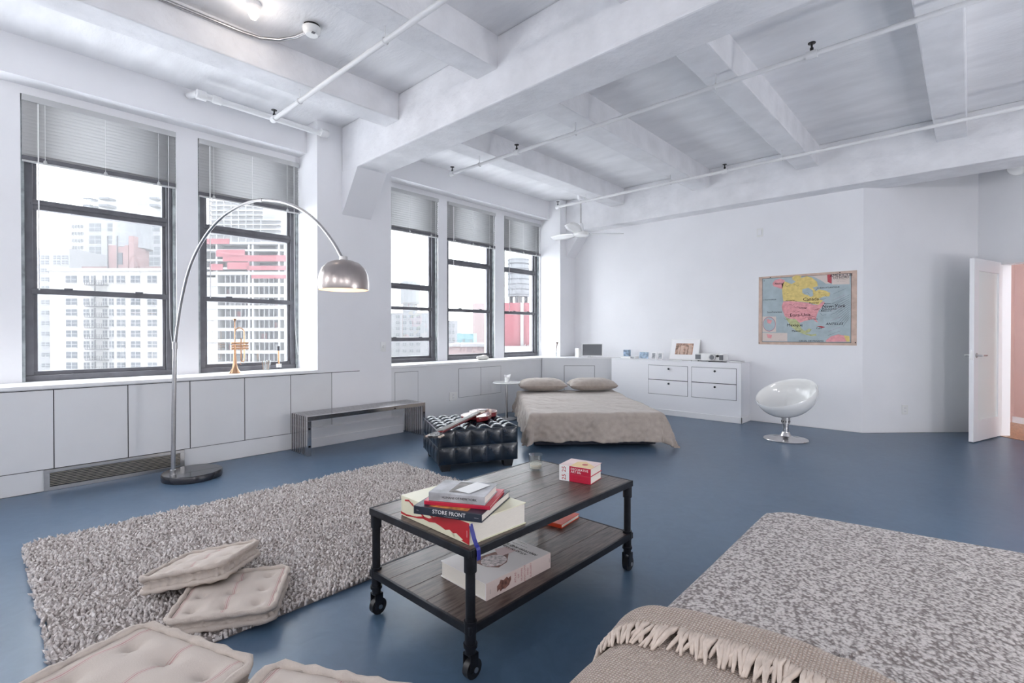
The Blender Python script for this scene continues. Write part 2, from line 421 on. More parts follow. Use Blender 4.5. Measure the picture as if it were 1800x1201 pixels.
def wins(c, o, cols, rows, m='city_glass', y=-.06, sill='site_white'):
    for (a, b_) in cols:
        for (t, b2) in rows:
            x0, x1, z1, z0 = c.x(a), c.x(b_), c.z(t), c.z(b2)
            w = MB().box((x0, y, z0), (x1, .3, z1), c.M).build('window', m, o)
            g = MB(); zc = (z0 + z1) / 2; xm = (x0 + x1) / 2; d = .05
            g.box((x0, y - .05, zc - d), (x1, y, zc + d), c.M); g.box((xm - d, y - .05, z0), (xm + d, y, z1), c.M)
            g.box((x0 - .1, y - .2, z0 - .12), (x1 + .1, y, z0), c.M)
            g.build('window_bars', sill, w)
# white brick slab with a fire escape, seen in the first window
q = lambda x: 50 + x / 3.244
p_ = lambda y: 300 + y / 3.244
c, o = city_building('white brick apartment block with iron fire escape and red brick penthouse', 'building', 120, 88, 330, 474, 'brick_white')
rows = [(p_(600), p_(640))] + [(p_(730 + 60.8 * k), p_(766 + 60.8 * k)) for k in range(9)]
wins(c, o, [(q(215), q(278)), (q(315), q(347)), (q(360), q(385)), (q(425), q(450)), (q(462), q(487)), (q(505), q(553)), (q(585), q(638)), (q(680), q(733)), (q(790), q(840))], rows)
MB().box((c.x(86), -.4, c.z(477)), (c.x(330), 1, c.z(472)), c.M).build('parapet', 'brick_white', o)
MB().box((c.x(q(245)), 3, c.z(474)), (c.x(q(760)), 12, c.z(p_(538))), c.M).build('penthouse', 'brick_red', o)
MB().box((c.x(q(415)), 2, c.z(474)), (c.x(q(535)), 9, c.z(p_(418))), c.M).build('bulkhead', 'brick_red', o)
MB().box((c.x(q(538)), 2, c.z(474)), (c.x(q(568)), 6, c.z(p_(365))), c.M).build('chimney', 'brick_red', o)
MB().box((c.x(q(475)), 1.9, c.z(p_(530))), (c.x(q(503)), 2.2, c.z(p_(462))), c.M).build('bulkhead_door', 'city_glass', o)
MB().lathe([(0, 0), (4.2, 0), (4.0, 7.2), (4.3, 7.2), (0, 9.6)], tuple(c.M @ Vector((c.x(q(492)), 6, c.z(p_(425))))), 16).build('roof_tank', 'tank', o, smooth=True)
for px, py in ((q(420), p_(366)), (q(475), p_(366))):
    MB().tube([c.M @ Vector((c.x(px), 1.8, c.z(474))), c.M @ Vector((c.x(px), 1.8, c.z(py)))], .12, 6).build('pipe', 'city_iron', o)
fe = MB()
for k in range(10):
    zt = c.z(p_(655 + 60.8 * k)); xa, xb_ = c.x(q(352)), c.x(q(460))
    fe.box((xa, -1.5, zt - .08), (xb_, -.1, zt + .08), c.M)
    for zz in (.5, 1.0): fe.box((xa, -1.55, zt + zz), (xb_, -1.47, zt + zz + .07), c.M)
    for j in range(9):
        xx = xa + (xb_ - xa) * j / 8; fe.box((xx - .03, -1.55, zt), (xx + .03, -1.47, zt + 1.05), c.M)
    fe.tube([c.M @ Vector((xa + 2, -1, zt)), c.M @ Vector((xb_ - 2.5, -1, zt + 2.25))], .16, 5)
fe.build('fire_escape', 'city_iron', o)
# tower behind it
c, o = city_building('tall pale apartment tower with setback crown behind the white brick block', 'building', 175, q(318), q(800), 382, 'brick_grey', 30)
MB().box((c.x(q(240)), .5, -32), (c.x(q(318)), 26, c.z(378)), c.M).build('side_wing', 'brick_white', o)
MB().box((c.x(q(300)), 4, c.z(384)), (c.x(q(760)), 24, c.z(357)), c.M).build('setback', 'brick_white', o)
MB().box((c.x(q(300)), 6, c.z(360)), (c.x(q(560)), 20, c.z(338)), c.M).build('setback', 'brick_white', o)
MB().add([c.M @ Vector(v) for v in ((c.x(q(300)), 6, c.z(338)), (c.x(q(470)), 6, c.z(338)), (c.x(q(385)), 6, c.z(328)), (c.x(q(300)), 20, c.z(338)), (c.x(q(470)), 20, c.z(338)), (c.x(q(385)), 20, c.z(328)))], [(0, 1, 2), (3, 5, 4), (0, 2, 5, 3), (1, 4, 5, 2)]).build('roof', 'brick_white', o)
MB().box((c.x(q(565)), 5, c.z(362)), (c.x(q(615)), 12, c.z(328)), c.M).build('stair_tower', 'brick_grey', o)
wins(c, o, [(q(350), q(418)), (q(455), q(535)), (q(565), q(628)), (q(683), q(752))], [(p_(y), p_(y + 48)) for y in (302, 372, 435, 495)])
wins(c, o, [(q(310), q(350)), (q(400), q(455)), (q(690), q(735))], [(p_(152), p_(162)), (p_(192), p_(204))], y=3.9)
wins(c, o, [(q(x), q(x + 10)) for x in (246, 262, 278, 294, 308)], [(p_(y), p_(y + 18)) for y in (310, 350, 390, 430, 470, 505)], y=.4)
c, o = city_building('low pale block standing at the far left of the skyline', 'building', 150, 40, q(238), 437, 'brick_grey', 20)
wins(c, o, [(q(75), q(120)), (q(145), q(185)), (q(195), q(230))], [(p_(y), p_(y + 22)) for y in (485, 515, 560, 610, 660, 740, 800, 860, 920, 980, 1040, 1100)])
# building under construction, seen in the second window
q2 = lambda x: 280 + x / 2.612
p2 = lambda y: 220 + y / 2.612
c = City(110); bx0, bx1 = c.x(q2(206)), c.x(q2(650))
o = thing('construction_site', 'unfinished concrete tower with red netting on its upper floors', 'building', tuple(c.M @ Vector(((bx0 + bx1) / 2, 10, -32))))
MB().box((bx0, 2.5, -32), (bx1, 18, c.z(p2(540))), c.M).build('core', 'site_dark', o)
MB().box((bx0, 0, -32), (c.x(q2(262)), 4, c.z(p2(700))), c.M).build('wall', 'site_white', o)
for k in range(13):
    py = p2(690 + 51.5 * k) - 4
    MB().box((bx0, -.3, c.z(py + 3.6)), (bx1, 3, c.z(py - 2.2)), c.M).build('floor_slab', 'site_white', o)
for x in (206, 262, 410, 428, 548, 575, 640):
    MB().box((c.x(q2(x)), -.2, -32), (c.x(q2(x + 9)), 2.6, c.z(p2(545))), c.M).build('column', 'site_white', o)
for x in (300, 322, 345, 372, 392, 455, 478, 500, 522):
    MB().box((c.x(q2(x)), .2, -32), (c.x(q2(x + 3)), .6, c.z(p2(690))), c.M).build('mullion', 'site_white', o)
for (a, b_, t, d) in ((225, 330, 525, 12), (270, 400, 575, 16), (300, 590, 600, 14), (240, 300, 640, 14), (410, 590, 648, 10), (320, 420, 632, 16), (430, 600, 690, 8)):
    MB().box((c.x(q2(a)), -.6, c.z(p2(t + d * 2))), (c.x(q2(b_)), -.4, c.z(p2(t))), c.M).build('red_netting', 'site_red', o)
for py in (540, 572, 618, 655): MB().box((bx0, -.5, c.z(p2(py + 9))), (bx1, 4, c.z(p2(py))), c.M).build('floor_slab', 'site_white', o)
for k in range(90):
    xx = c.x(q2(random.uniform(265, 600))); zz = c.z(p2(random.choice([720 + 51.5 * j for j in range(10)])))
    MB().box((xx, 2.2, zz - 1.0), (xx + random.uniform(.6, 1.6), 2.45, zz + 1.0), c.M).build('stored_material', random.choice(['site_red', 'net', 'city_glass', 'site_dark']), o)
c2 = City(160)
o2 = thing('scaffold_tower', 'pale tower wrapped in scaffold behind the unfinished one', 'building', tuple(c2.M @ Vector((c2.x(q2(340)), 8, -32))))
MB().box((c2.x(q2(215)), 3, -32), (c2.x(q2(455)), 20, c2.z(p2(330))), c2.M).build('wall', 'brick_grey', o2)
MB().box((c2.x(q2(455)), 3, -32), (c2.x(q2(540)), 20, c2.z(p2(425))), c2.M).build('wall', 'brick_grey', o2)
for k in range(8):
    MB().box((c2.x(q2(212)), 1.6, c2.z(p2(345 + 22 * k))), (c2.x(q2(460 if k < 4 else 545)), 3, c2.z(p2(340 + 22 * k))), c2.M).build('scaffold_deck', 'site_white', o2)
for k in range(8): MB().box((c2.x(q2(215 + 34 * k)), 1.6, -32), (c2.x(q2(218 + 34 * k)), 1.9, c2.z(p2(330 if k < 7 else 425))), c2.M).build('scaffold_pole', 'site_white', o2)
# skyline in the far bay
q3 = lambda x: 660 + x / 3.335
p3 = lambda y: 300 + y / 3.335
c, o = city_building('distant hazy apartment block with a round water tank on its roof', 'building', 200, q3(90), q3(330), p3(835), 'brick_grey', 30)
wins(c, o, [(q3(x), q3(x + 22)) for x in (120, 160, 200, 240)], [(p3(y), p3(y + 16)) for y in (850, 885, 920, 955, 1010, 1050)])
MB().lathe([(0, 0), (4, 0), (4, 9), (0, 12)], tuple(c.M @ Vector((c.x(q3(186)), 6, c.z(p3(778))))), 14).build('roof_tank', 'tank', o)
MB().box((c.x(q3(150)), 3, c.z(p3(840))), (c.x(q3(222)), 9, c.z(p3(776))), c.M).build('tank_stand', 'brick_grey', o)
c, o = city_building('grey block with blue hoarding beside the pink brick house', 'building', 170, q3(415), q3(480), p3(880), 'brick_grey', 16)
wins(c, o, [(q3(x), q3(x + 12)) for x in (428, 450)], [(p3(y), p3(y + 20)) for y in (900, 940, 980)])
c, o = city_building('teal painted rooftop shed with two small windows', 'shed', 90, q3(478), q3(575), p3(955), 'teal', 8, name='rooftop_shed')
wins(c, o, [(q3(512), q3(522)), (q3(556), q3(566))], [(p3(990), p3(1000))])
c, o = city_building('low pink brick building with white parapet', 'building', 70, q3(400), q3(650), p3(1020), 'brick_pink', 14, name='row_house')
MB().box((c.x(q3(400)), -.4, c.z(p3(1032))), (c.x(q3(650)), .5, c.z(p3(1016))), c.M).build('parapet', 'site_white', o)
c, o = city_building('pink brick house rising behind the teal shed', 'building', 110, q3(570), q3(720), p3(778), 'brick_pink', 14, name='row_house')
c, o = city_building('red painted building carrying the big water tower', 'building', 60, q3(745), q3(1010), p3(775), 'site_red', 12, name='corner_building')
MB().box((c.x(q3(850)), -.3, -32), (c.x(q3(868)), .2, c.z(p3(776))), c.M).build('pilaster', 'brick_white', o)
MB().box((c.x(q3(745)), -1.5, -32), (c.x(q3(1010)), -.6, c.z(p3(1028))), c.M).build('lower_roof', 'brick_white', o)
for k in range(4):
    MB().tube([c.M @ Vector((c.x(q3(880 + 16 * k)), -.8, c.z(p3(1020)))), c.M @ Vector((c.x(q3(835 + 16 * k)), -.8, c.z(p3(1075)))), ], .07, 5).build('stair_rail', 'brick_white', o)
wt = thing('water_tower', 'big round wooden water tower on legs on the red roof', 'water tower', tuple(c.M @ Vector((c.x(q3(842)), 5, c.z(p3(775))))))
ctr = c.M @ Vector((c.x(q3(842)), 5, c.z(p3(722)))); rr = (c.x(q3(912)) - c.x(q3(772))) / 2; hh = c.z(p3(490)) - c.z(p3(722))
MB().lathe([(0, 0), (rr, 0), (rr * .97, hh), (rr * 1.04, hh), (0, hh * 1.22)], tuple(ctr), 24).build('tank', 'tank', wt, smooth=True)
for k in range(7): MB().lathe([(rr * 1.0, 0), (rr * 1.02, 0), (rr * 1.02, .08), (rr * 1.0, .08)], (ctr.x, ctr.y, ctr.z + .2 + hh * k / 7.2), 24).build('hoop', 'city_iron', wt)
for a in range(6):
    d = Vector((math.cos(a * 1.047), math.sin(a * 1.047), 0)) * rr * .8
    MB().tube([ctr + d, ctr + d + Vector((0, 0, c.z(p3(775)) - ctr.z))], .14, 6).build('leg', 'city_iron', wt)
MB().tube([ctr, ctr + Vector((0, 0, c.z(p3(775)) - ctr.z))], .5, 8).build('riser_pipe', 'brick_white', wt)
mat('street', (.70, .70, .71), .9)
hz = bpy.data.materials.new('haze'); hz.use_nodes = True
N, Lk = nod(hz); N.remove(N['Principled BSDF'])
vs_ = N.new('ShaderNodeVolumeScatter'); vs_.inputs['Color'].default_value = (.97, .985, 1, 1); vs_.inputs['Density'].default_value = .0007
Lk.new(vs_.outputs[0], N['Material Output'].inputs['Volume']); M['haze'] = hz
ho = MB().box((-330, 22, -31.9), (330, 330, 70), frame4((0, 0, 0), RT, FH)).build('haze', 'haze'); ho['kind'] = 'stuff'; tag(ho, 'pale grey winter haze hanging between the buildings outside', 'haze')
so = struct(MB().box((-400, 12, -32.5), (400, 500, -32), frame4((0, 0, 0), RT, FH)).build('ground_street', 'street'))

# ------------------------------------------------------------ ceiling pipes, lamps, fan
def sprinkler_pipe(label, y, z, x0, x1, heads, hangers):
    t = thing('sprinkler_pipe', label, 'pipe', ((x0 + x1) / 2, y, z), group='white sprinkler pipes')
    MB().tube([(x0, y, z), (x1, y, z)], .019, 12).build('pipe', 'pipe_white', t, smooth=True)
    for x in heads:
        MB().tube([(x - .035, y, z), (x + .035, y, z)], .029, 12).build('tee', 'pipe_white', t, smooth=True)
        h = MB().lathe([(0, 0), (.012, 0), (.012, .03), (.007, .034), (.007, .06), (.026, .063), (.026, .067), (0, .067)], (x, y, z + .018), 12).build('sprinkler_head', 'black', t)
    for x, zt in hangers:
        MB().tube([(x, y, zt), (x, y, z + .022)], .004, 6).build('hanger_rod', 'pipe_white', t)
        MB().tube([(x, y + .024 * math.cos(k * .524), z + .024 * math.sin(k * .524)) for k in range(13)], .004, 5).build('hanger_ring', 'pipe_white', t)
zp = 3.28
sprinkler_pipe('white sprinkler pipe crossing the joists between the beam and fan', 4.16, zp, -4.87, XR, (-4.85, -3.75, -.86), ((-4.35, ZJ), (-2.95, ZJ), (-1.55, ZJ)))
sprinkler_pipe('white sprinkler pipe running along the back wall beam', 6.40, zp, -4.90, 2.30, (-4.88, -2.27,), ((-4.35, ZJ), (-2.98, ZJ), (-1.62, ZJ)))
sprinkler_pipe('white sprinkler pipe over the near windows ending in a black head', 1.965, zp, -4.88, XR, (-4.86,), ((-4.32, ZJ), (-3.0, ZJ)))
t = thing('wall_pipe', 'thick white pipe with elbows along the lintel of the near windows', 'pipe', (-5.33, 2.1, 3.5))
MB().tube([(-5.64, 1.47, 3.58), (-5.34, 1.47, 3.5), (-5.33, 1.5, 3.49), (-5.36, 2.72, 3.49)], .03, 12).build('pipe', 'pipe_white', t, smooth=True)
for y, r in ((1.49, .045), (1.62, .038), (2.70, .042)):
    MB().tube([(-5.335, y - .04, 3.49), (-5.335, y + .04, 3.49)], r, 12).build('fitting', 'pipe_white', t, smooth=True)
MB().tube([(-5.6, 2.70, 3.49), (-5.34, 2.70, 3.49)], .03, 10).build('elbow', 'pipe_white', t, smooth=True)
# conduit and smoke detector
t = thing('smoke_detector', 'round white smoke detector fed by a grey conduit', 'smoke detector', (-3.79, 1.82, ZS))
MB().lathe([(0, -.075), (.045, -.075), (.062, -.06), (.07, -.03), (.07, -.02), (.052, -.018), (.052, 0), (0, 0)], (-3.79, 1.82, ZS), 24).build('housing', 'white_gloss', t, smooth=True)
MB().lathe([(.053, -.001), (.06, -.001), (.06, -.016), (.053, -.016)], (-3.79, 1.82, ZS), 24).build('base_ring', 'black', t)
B((-3.76, 1.80, ZS - .077), (-3.735, 1.825, ZS - .074)).build('vent', 'frame', t)
cp = [(-4.24 + .045, -.6, 3.60), (-4.24 + .045, .9, 3.60), (-4.19, 1.45, 3.60), (-4.17, 1.58, 3.60), (-4.10, 1.70, 3.61), (-3.98, 1.78, 3.62), (-3.85, 1.82, 3.63)]
MB().tube(cp, .014, 10).build('conduit', 'steel', t, smooth=True)
# lit round lamps in the near bays
mat('lamp_glow', (1, .9, .8), .5, emit=(1, .80, .62), estr=9.0)
def ceiling_lamp(x, y, label):
    t = thing('ceiling_lamp', label, 'lamp', (x, y, ZS), group='small round ceiling lamps')
    MB().lathe([(0, 0), (.05, 0), (.05, -.03), (.038, -.045), (0, -.045)], (x, y, ZS), 18).build('socket', 'white_paint', t)
    MB().lathe([(0, -.12), (.02, -.115), (.034, -.09), (.034, -.07), (.02, -.046), (0, -.046)], (x, y, ZS), 14).build('bulb', 'lamp_glow', t, smooth=True)
    l = bpy.data.lights.new('bulb_light', 'POINT'); l.energy = LAMP_W; l.color = (1, .93, .86); l.shadow_soft_size = .06
    lo = bpy.data.objects.new('bulb_light', l); COL.objects.link(lo); lo.parent = t; lo.location = (0, 0, -.17)
ceiling_lamp(-3.84, 1.41, 'lit bare ceiling bulb near the smoke detector')
# made-up opal globe lamps, out of view, added as fill light for the room
mat('opal', (.9, .9, .88), .3, emit=(1, .94, .88), estr=3.0)
FILL_GLOBES = [(1.6, -2.1, 'in the rear corner far from the windows'), (-1.56, -2.3, 'at the middle of the rear wall'), (2.62, .2, 'beside the daybed along the right wall'), (-4.35, -2.3, 'in the rear corner by the windows'), (1.6, 3.56, 'just beyond the wide beam'), (2.8, 3.78, 'along the right wall beyond the beam')]
FILL_GLOBE_W = 34.0
if 'opal_glass' not in M: glassmat('opal_glass', .12, (.97, .97, .96))
def globe(t, x, y, z, r, w):
    MB().lathe([(r * math.sin(k * math.pi / 12), -r * math.cos(k * math.pi / 12)) for k in range(13)], (x, y, z), 24).build('globe', 'opal_glass', t, smooth=True)
    l = bpy.data.lights.new('fill_globe_light', 'POINT'); l.energy = w; l.color = (1, .985, .99); l.shadow_soft_size = r
    lo = bpy.data.objects.new('fill_globe_light', l); COL.objects.link(lo); lo.parent = t; lo.location = (0, 0, z - t.location.z)
for (x, y, where) in FILL_GLOBES:
    zc = ZS if x == 1.6 else ZJ
    if y < 3:
        t = thing('fill_pendant', 'unseen fill light added as an opal globe pendant ' + where, 'lamp', (x, y, zc), group='added fill lamps out of view')
        MB().tube([(x, y, zc), (x, y, 2.72)], .007, 8).build('rod', 'chrome', t)
        MB().lathe([(0, 0), (.06, 0), (.06, -.02), (0, -.03)], (x, y, zc), 18).build('canopy', 'chrome', t)
        globe(t, x, y, 2.58, .14, FILL_GLOBE_W)
    else:  # invented floor globes, added to lift the far ceiling
        t = thing('fill_floor_globe', 'unseen fill light added as an opal globe on a short stand ' + where, 'lamp', (x, y, 0), group='added fill lamps out of view')
        MB().lathe([(0, 0), (.15, 0), (.15, .012), (.02, .02), (0, .02)], (x, y, 0), 24).build('base', 'chrome', t)
        MB().tube([(x, y, .02), (x, y, .71)], .01, 10).build('stand', 'chrome', t)
        globe(t, x, y, .90, .2, FILL_GLOBE_W * 1.3)
# globe lamp above the door
t = thing('wall_globe_lamp', 'round white globe lamp on the wall above the open door', 'lamp', (.49, 8.24, 3.164))
g = Vector((.396, 8.146, 3.164))
MB().lathe([(.10 * math.sin(k * math.pi / 12), -.10 * math.cos(k * math.pi / 12)) for k in range(13)], tuple(g), 22).build('globe', 'white_gloss', t, smooth=True)
MB().tube([g + Vector((.06, .06, .0)), g + Vector((.094, .094, 0))], .05, 14).build('bracket', 'white_paint', t)
# tracks
t = thing('ceiling_track', 'thin black lighting track running to the ceiling fan', 'track', (-4.92, 5.6, ZS))
MT_ = frame4((-4.885, 4.2, ZS), (.10, 2.68, 0), (-1, 0, 0))
MB().box((0, -.01, -.02), (2.68, .01, 0), MT_).build('rail', 'black', t)
MB().box((0, -.012, -.008), (2.68, .012, -.001), MT_).build('rail_lip', 'white_paint', t)
pa, pb = onz(590, 0, ZS - .03), onz(672, 34, ZS - .03)
t = thing('track_light_bar', 'dark metal light bar fixed under the near ceiling', 'track', ((pa.x + pb.x) / 2, (pa.y + pb.y) / 2, ZS))
B((pb.x - .04, .3, ZS - .05), (pb.x + .04, pb.y, ZS)).build('housing', 'brushed', t, bevel=.004)
B((pb.x - .044, .3, ZS - .056), (pb.x - .03, pb.y + .004, ZS - .03)).build('edge_strip', 'black', t)
# ceiling fan
FX, FY, FZ = -5.0, 7.14, 2.93
_h = ony(1021, 412, 6.91); FX, FY, FZ = _h.x, _h.y, _h.z
t = thing('ceiling_fan', 'white three-blade ceiling fan on a long rod in the corner', 'fan', (FX, FY, ZS))
MB().lathe([(0, 0), (.07, 0), (.07, -.05), (.05, -.17), (.02, -.18), (0, -.18)], (FX, FY, ZS), 20).build('canopy', 'white_paint', t, smooth=True)
MB().tube([(FX, FY, ZS - .17), (FX, FY, FZ + .17)], .012, 10).build('rod', 'steel', t)
MB().lathe([(0, .18), (.035, .18), (.05, .07), (.05, .055)], (FX, FY, FZ), 20).build('rod_cup', 'white_paint', t, smooth=True)
MB().lathe([(0, .05), (.06, .05), (.13, .03), (.135, .005), (.12, -.025), (.07, -.045), (0, -.05)], (FX, FY, FZ), 28).build('motor', 'white_gloss', t, smooth=True)
for k in range(3):
    a = math.radians(50 + 120 * k); d = Vector((math.cos(a), math.sin(a), 0)); n = Vector((-d.y, d.x, 0))
    def bl(u, v, d=d, n=n):
        r = .11 + .63 * u; w = (.045 + .055 * math.sin(min(1, u * 1.15) * math.pi * .8)) * (1 if u < .93 else math.sqrt(max(0, 1 - ((u - .93) / .07) ** 2)) * .999 + .001)
        s = (v - .5) * 2
        return Vector((FX, FY, FZ + .01)) + d * r + n * (s * w) + Vector((0, 0, s * w * .28 + .02 * u))
    o = MB().grid(14, 4, bl).build('blade', 'white_gloss', t, smooth=True, angle=180)
    md = o.modifiers.new('th', 'SOLIDIFY'); md.thickness = .006

# ------------------------------------------------------------ door
hp = Vector((.245, 8.50, 0)); fp = Vector((.02, 7.83, 0))
dd = (fp - hp).normalized(); DL = .80
dt = sempty('door_1', tuple(hp))
MX = frame4(hp, dd, (-dd.y, dd.x, 0))
def db(a, b_, name, m, **k): return MB().box(a, b_, MX).build(name, m, dt, **k)
T = .044
db((0, 0, .012), (.11, T, 2.11), 'stile', 'white_paint', bevel=.002)
db((DL - .12, 0, .012), (DL, T, 2.11), 'stile', 'white_paint', bevel=.002)
db((.11, 0, 1.97), (DL - .12, T, 2.11), 'rail', 'white_paint', bevel=.002)
db((.11, 0, .012), (DL - .12, T, .25), 'rail', 'white_paint', bevel=.002)
db((.11, T * .35, .25), (DL - .12, T * .65, 1.97), 'glass_panel', 'frosted')
for s in (-1, 1):
    y = T if s > 0 else 0
    MB().tube([MX @ Vector((DL - .06, y, 1.0)), MX @ Vector((DL - .06, y + s * .055, 1.0))], .011, 10).build('handle_neck', 'steel', dt)
    MB().tube([MX @ Vector((DL - .06, y + s * .055, 1.0)), MX @ Vector((DL - .18, y + s * .055, 1.0))], .010, 10).build('lever', 'steel', dt, smooth=True)
    MB().tube([MX @ Vector((DL - .06, y, 1.0)), MX @ Vector((DL - .06, y + s * .008, 1.0))], .027, 16).build('rose', 'steel', dt)
db((DL - .001, T * .25, .95), (DL + .002, T * .75, 1.06), 'latch_plate', 'steel')
for z in (.25, 1.05, 1.85): MB().tube([MX @ Vector((-.008, T / 2, z - .05)), MX @ Vector((-.008, T / 2, z + .05))], .009, 8).build('hinge', 'steel', dt)
# ------------------------------------------------------------ built-in corner shelf and dresser
mat('cab', (.84, .84, .87), .42); mat('cab_side', (.84, .84, .87), .42)
cl = onz(936, 629, SILL); cr = onz(1086, 629, SILL)
CLp, CRp = Vector((X0 + .014, 6.62, 0)), Vector((-4.42, 7.45, 0))
t = thing('corner_cabinet', 'white built-in cabinet cutting across the corner behind the bed', 'cabinet', (-5.0, 7.2, 0))
MB().prism([CLp.xy, CRp.xy, (-4.42, YB - .001), (X0 + .014, YB - .001)], 0, SILL - .02).build('body', 'panel', t)
MB().prism([(CLp.x - .0, CLp.y - .012), (CRp.x + .006, CRp.y - .01), (-4.414, YB - .001), (X0 + .014, YB - .001)], SILL - .02, SILL).build('top', 'sillwhite', t)
cd = (CRp - CLp).normalized(); cn = Vector((cd.y, -cd.x, 0)); cL = (CRp - CLp).length
MC = frame4(CLp, cd, -cn)
hx0 = .30 * cL; hx1 = .70 * cL
MB().box((hx0, -.004, .25), (hx1, .01, .70), MC).build('hatch', 'panel', t)
for a, b_ in (((hx0 - .006, -.0015, .25), (hx0, .01, .706)), ((hx1, -.0015, .25), (hx1 + .006, .01, .706)), ((hx0, -.0015, .70), (hx1, .01, .706))):
    MB().box(a, b_, MC).build('hatch_gap', 'gapdark', t)
DX0, DX1, DY = -4.42, -2.335, 7.24
t = thing('dresser', 'white built-in dresser with four drawers along the back wall', 'dresser', ((DX0 + DX1) / 2, 7.4, 0))
B((DX0 + .02, DY, .0), (DX1, YB - .001, SILL - .012)).build('body', 'cab', t, bevel=.003)
B((DX0 + .02, DY - .004, SILL - .012), (DX1 + .004, YB - .001, SILL + .0)).build('top', 'cab', t, bevel=.003)
MB().box((DX0 + .02, DY - .016, 0), (DX1 + .016, DY, .085)).build('plinth', 'white_paint', t, bevel=.004)
B((DX1, DY - .016, 0), (DX1 + .016, YB - .001, .085)).build('plinth', 'white_paint', t, bevel=.004)
for (a, b_) in ((-3.73, -3.10), (-3.035, -2.402)):
    for (z0, z1) in ((.315, .53), (.54, .755)):
        B((a - .005, DY - .0012, z0 - .005), (b_ + .005, DY + .01, z1 + .005)).build('drawer_gap', 'gapdark', t)
        d = B((a, DY - .006, z0), (b_, DY + .012, z1)).build('drawer', 'cab', t, bevel=.002)
        MB().lathe([(0, 0), (.007, 0), (.006, .012), (.015, .02), (.015, .028), (.008, .033), (0, .034)], n=14, M4=frame4(((a + b_) / 2 + .03, DY - .006, z1 - .045), (1, 0, 0), (0, 0, 1))).build('knob', 'blackmetal', d, smooth=True)

# ------------------------------------------------------------ wall map
mp_ = thing('wall_map', 'old French school map of North America pinned to the back wall', 'map', (-1.64, YB, 1.10))
MX0, MX1, MZ0, MZ1 = -2.217, -1.058, 1.098, 2.052
mat('map_paper', (.62, .46, .38), .8, var=.15, vscale=12); mat('map_sea', (.42, .50, .53), .8, var=.08, vscale=9); mat('map_yellow', (.74, .58, .22), .8, var=.12, vscale=25)
mat('map_pink', (.78, .36, .38), .8, var=.12, vscale=25); mat('map_green', (.50, .52, .28), .8, var=.15, vscale=25); mat('map_cream', (.70, .60, .55), .8); mat('map_red', (.55, .10, .12), .8); mat('map_ink', (.05, .04, .05), .8); mat('map_inkred', (.50, .10, .22), .8); mat('map_orange', (.80, .35, .14), .8)
W_, H_ = MX1 - MX0, MZ1 - MZ0
# zoomed photograph (u right, v down in 0..1 of the sheet)
def uv(px, py):  # from the 1601x1201 close-up
    # sheet corners in the close-up: TL(225,255) TR(1378,160) BL(222,1040) BR(1375,1045)
    u = (px - 224) / 1153.0
    top = 255 - 95 * u; bot = 1040 + 5 * u
    return u, (py - top) / (bot - top)
def mpt(u, v, lay): return Vector((MX0 + W_ * u, YB - .004 - .0009 * lay, MZ1 - H_ * v))
def sheet_poly(pts, m, lay, name):
    vs = [mpt(*uv(*p), lay) for p in pts]
    return MB().add(vs, [tuple(range(len(vs)))]).build(name, m, mp_)
def wavy(u, v):
    x = MX0 - .0 + W_ * u; z = MZ1 - H_ * v
    return Vector((x, YB - .0035 - .0 , z))
B((MX0, YB - .0042, MZ0), (MX1, YB - .0008, MZ1)).build('paper', 'map_paper', mp_)
MB().add([mpt(*q_, .6) for q_ in ((.04, .025), (.95, .035), (.95, .965), (.04, .965))], [(0, 1, 2, 3)]).build('border_line', 'map_ink', mp_)
MB().add([mpt(*q_, 1) for q_ in ((.044, .03), (.946, .04), (.946, .96), (.044, .96))], [(0, 1, 2, 3)]).build('sea', 'map_sea', mp_)
CAN = [(520, 330), (560, 300), (640, 330), (690, 300), (640, 270), (680, 245), (760, 255), (820, 235), (880, 250), (940, 300), (950, 350), (890, 370), (930, 410), (960, 390), (1030, 400), (1090, 430), (1080, 470), (1020, 470), (960, 500), (1010, 520), (960, 570), (900, 560), (850, 545), (760, 535), (640, 530), (540, 530), (530, 470), (525, 400)]
BAY = [(770, 390), (840, 370), (890, 400), (900, 460), (870, 480), (840, 460), (800, 450), (770, 430)]
USA = [(540, 535), (640, 530), (760, 540), (850, 550), (900, 570), (960, 570), (1010, 530), (1030, 540), (1000, 590), (960, 640), (940, 690), (930, 740), (955, 780), (930, 770), (900, 740), (800, 760), (740, 785), (690, 740), (610, 735), (560, 710), (530, 640), (520, 590)]
MEX = [(560, 715), (610, 738), (690, 742), (740, 788), (760, 850), (800, 880), (850, 850), (880, 860), (860, 890), (810, 905), (880, 920), (930, 910), (940, 930), (880, 940), (800, 920), (700, 880), (640, 830), (590, 760)]
ALA = [(400, 330), (430, 290), (500, 265), (560, 290), (540, 330), (525, 390), (490, 380), (420, 360)]
GRN = [(840, 235), (1070, 215), (1090, 320), (1040, 320), (980, 280), (900, 240)]
SAM = [(1040, 990), (1100, 940), (1180, 915), (1250, 930), (1300, 935), (1305, 1000), (1050, 1005)]
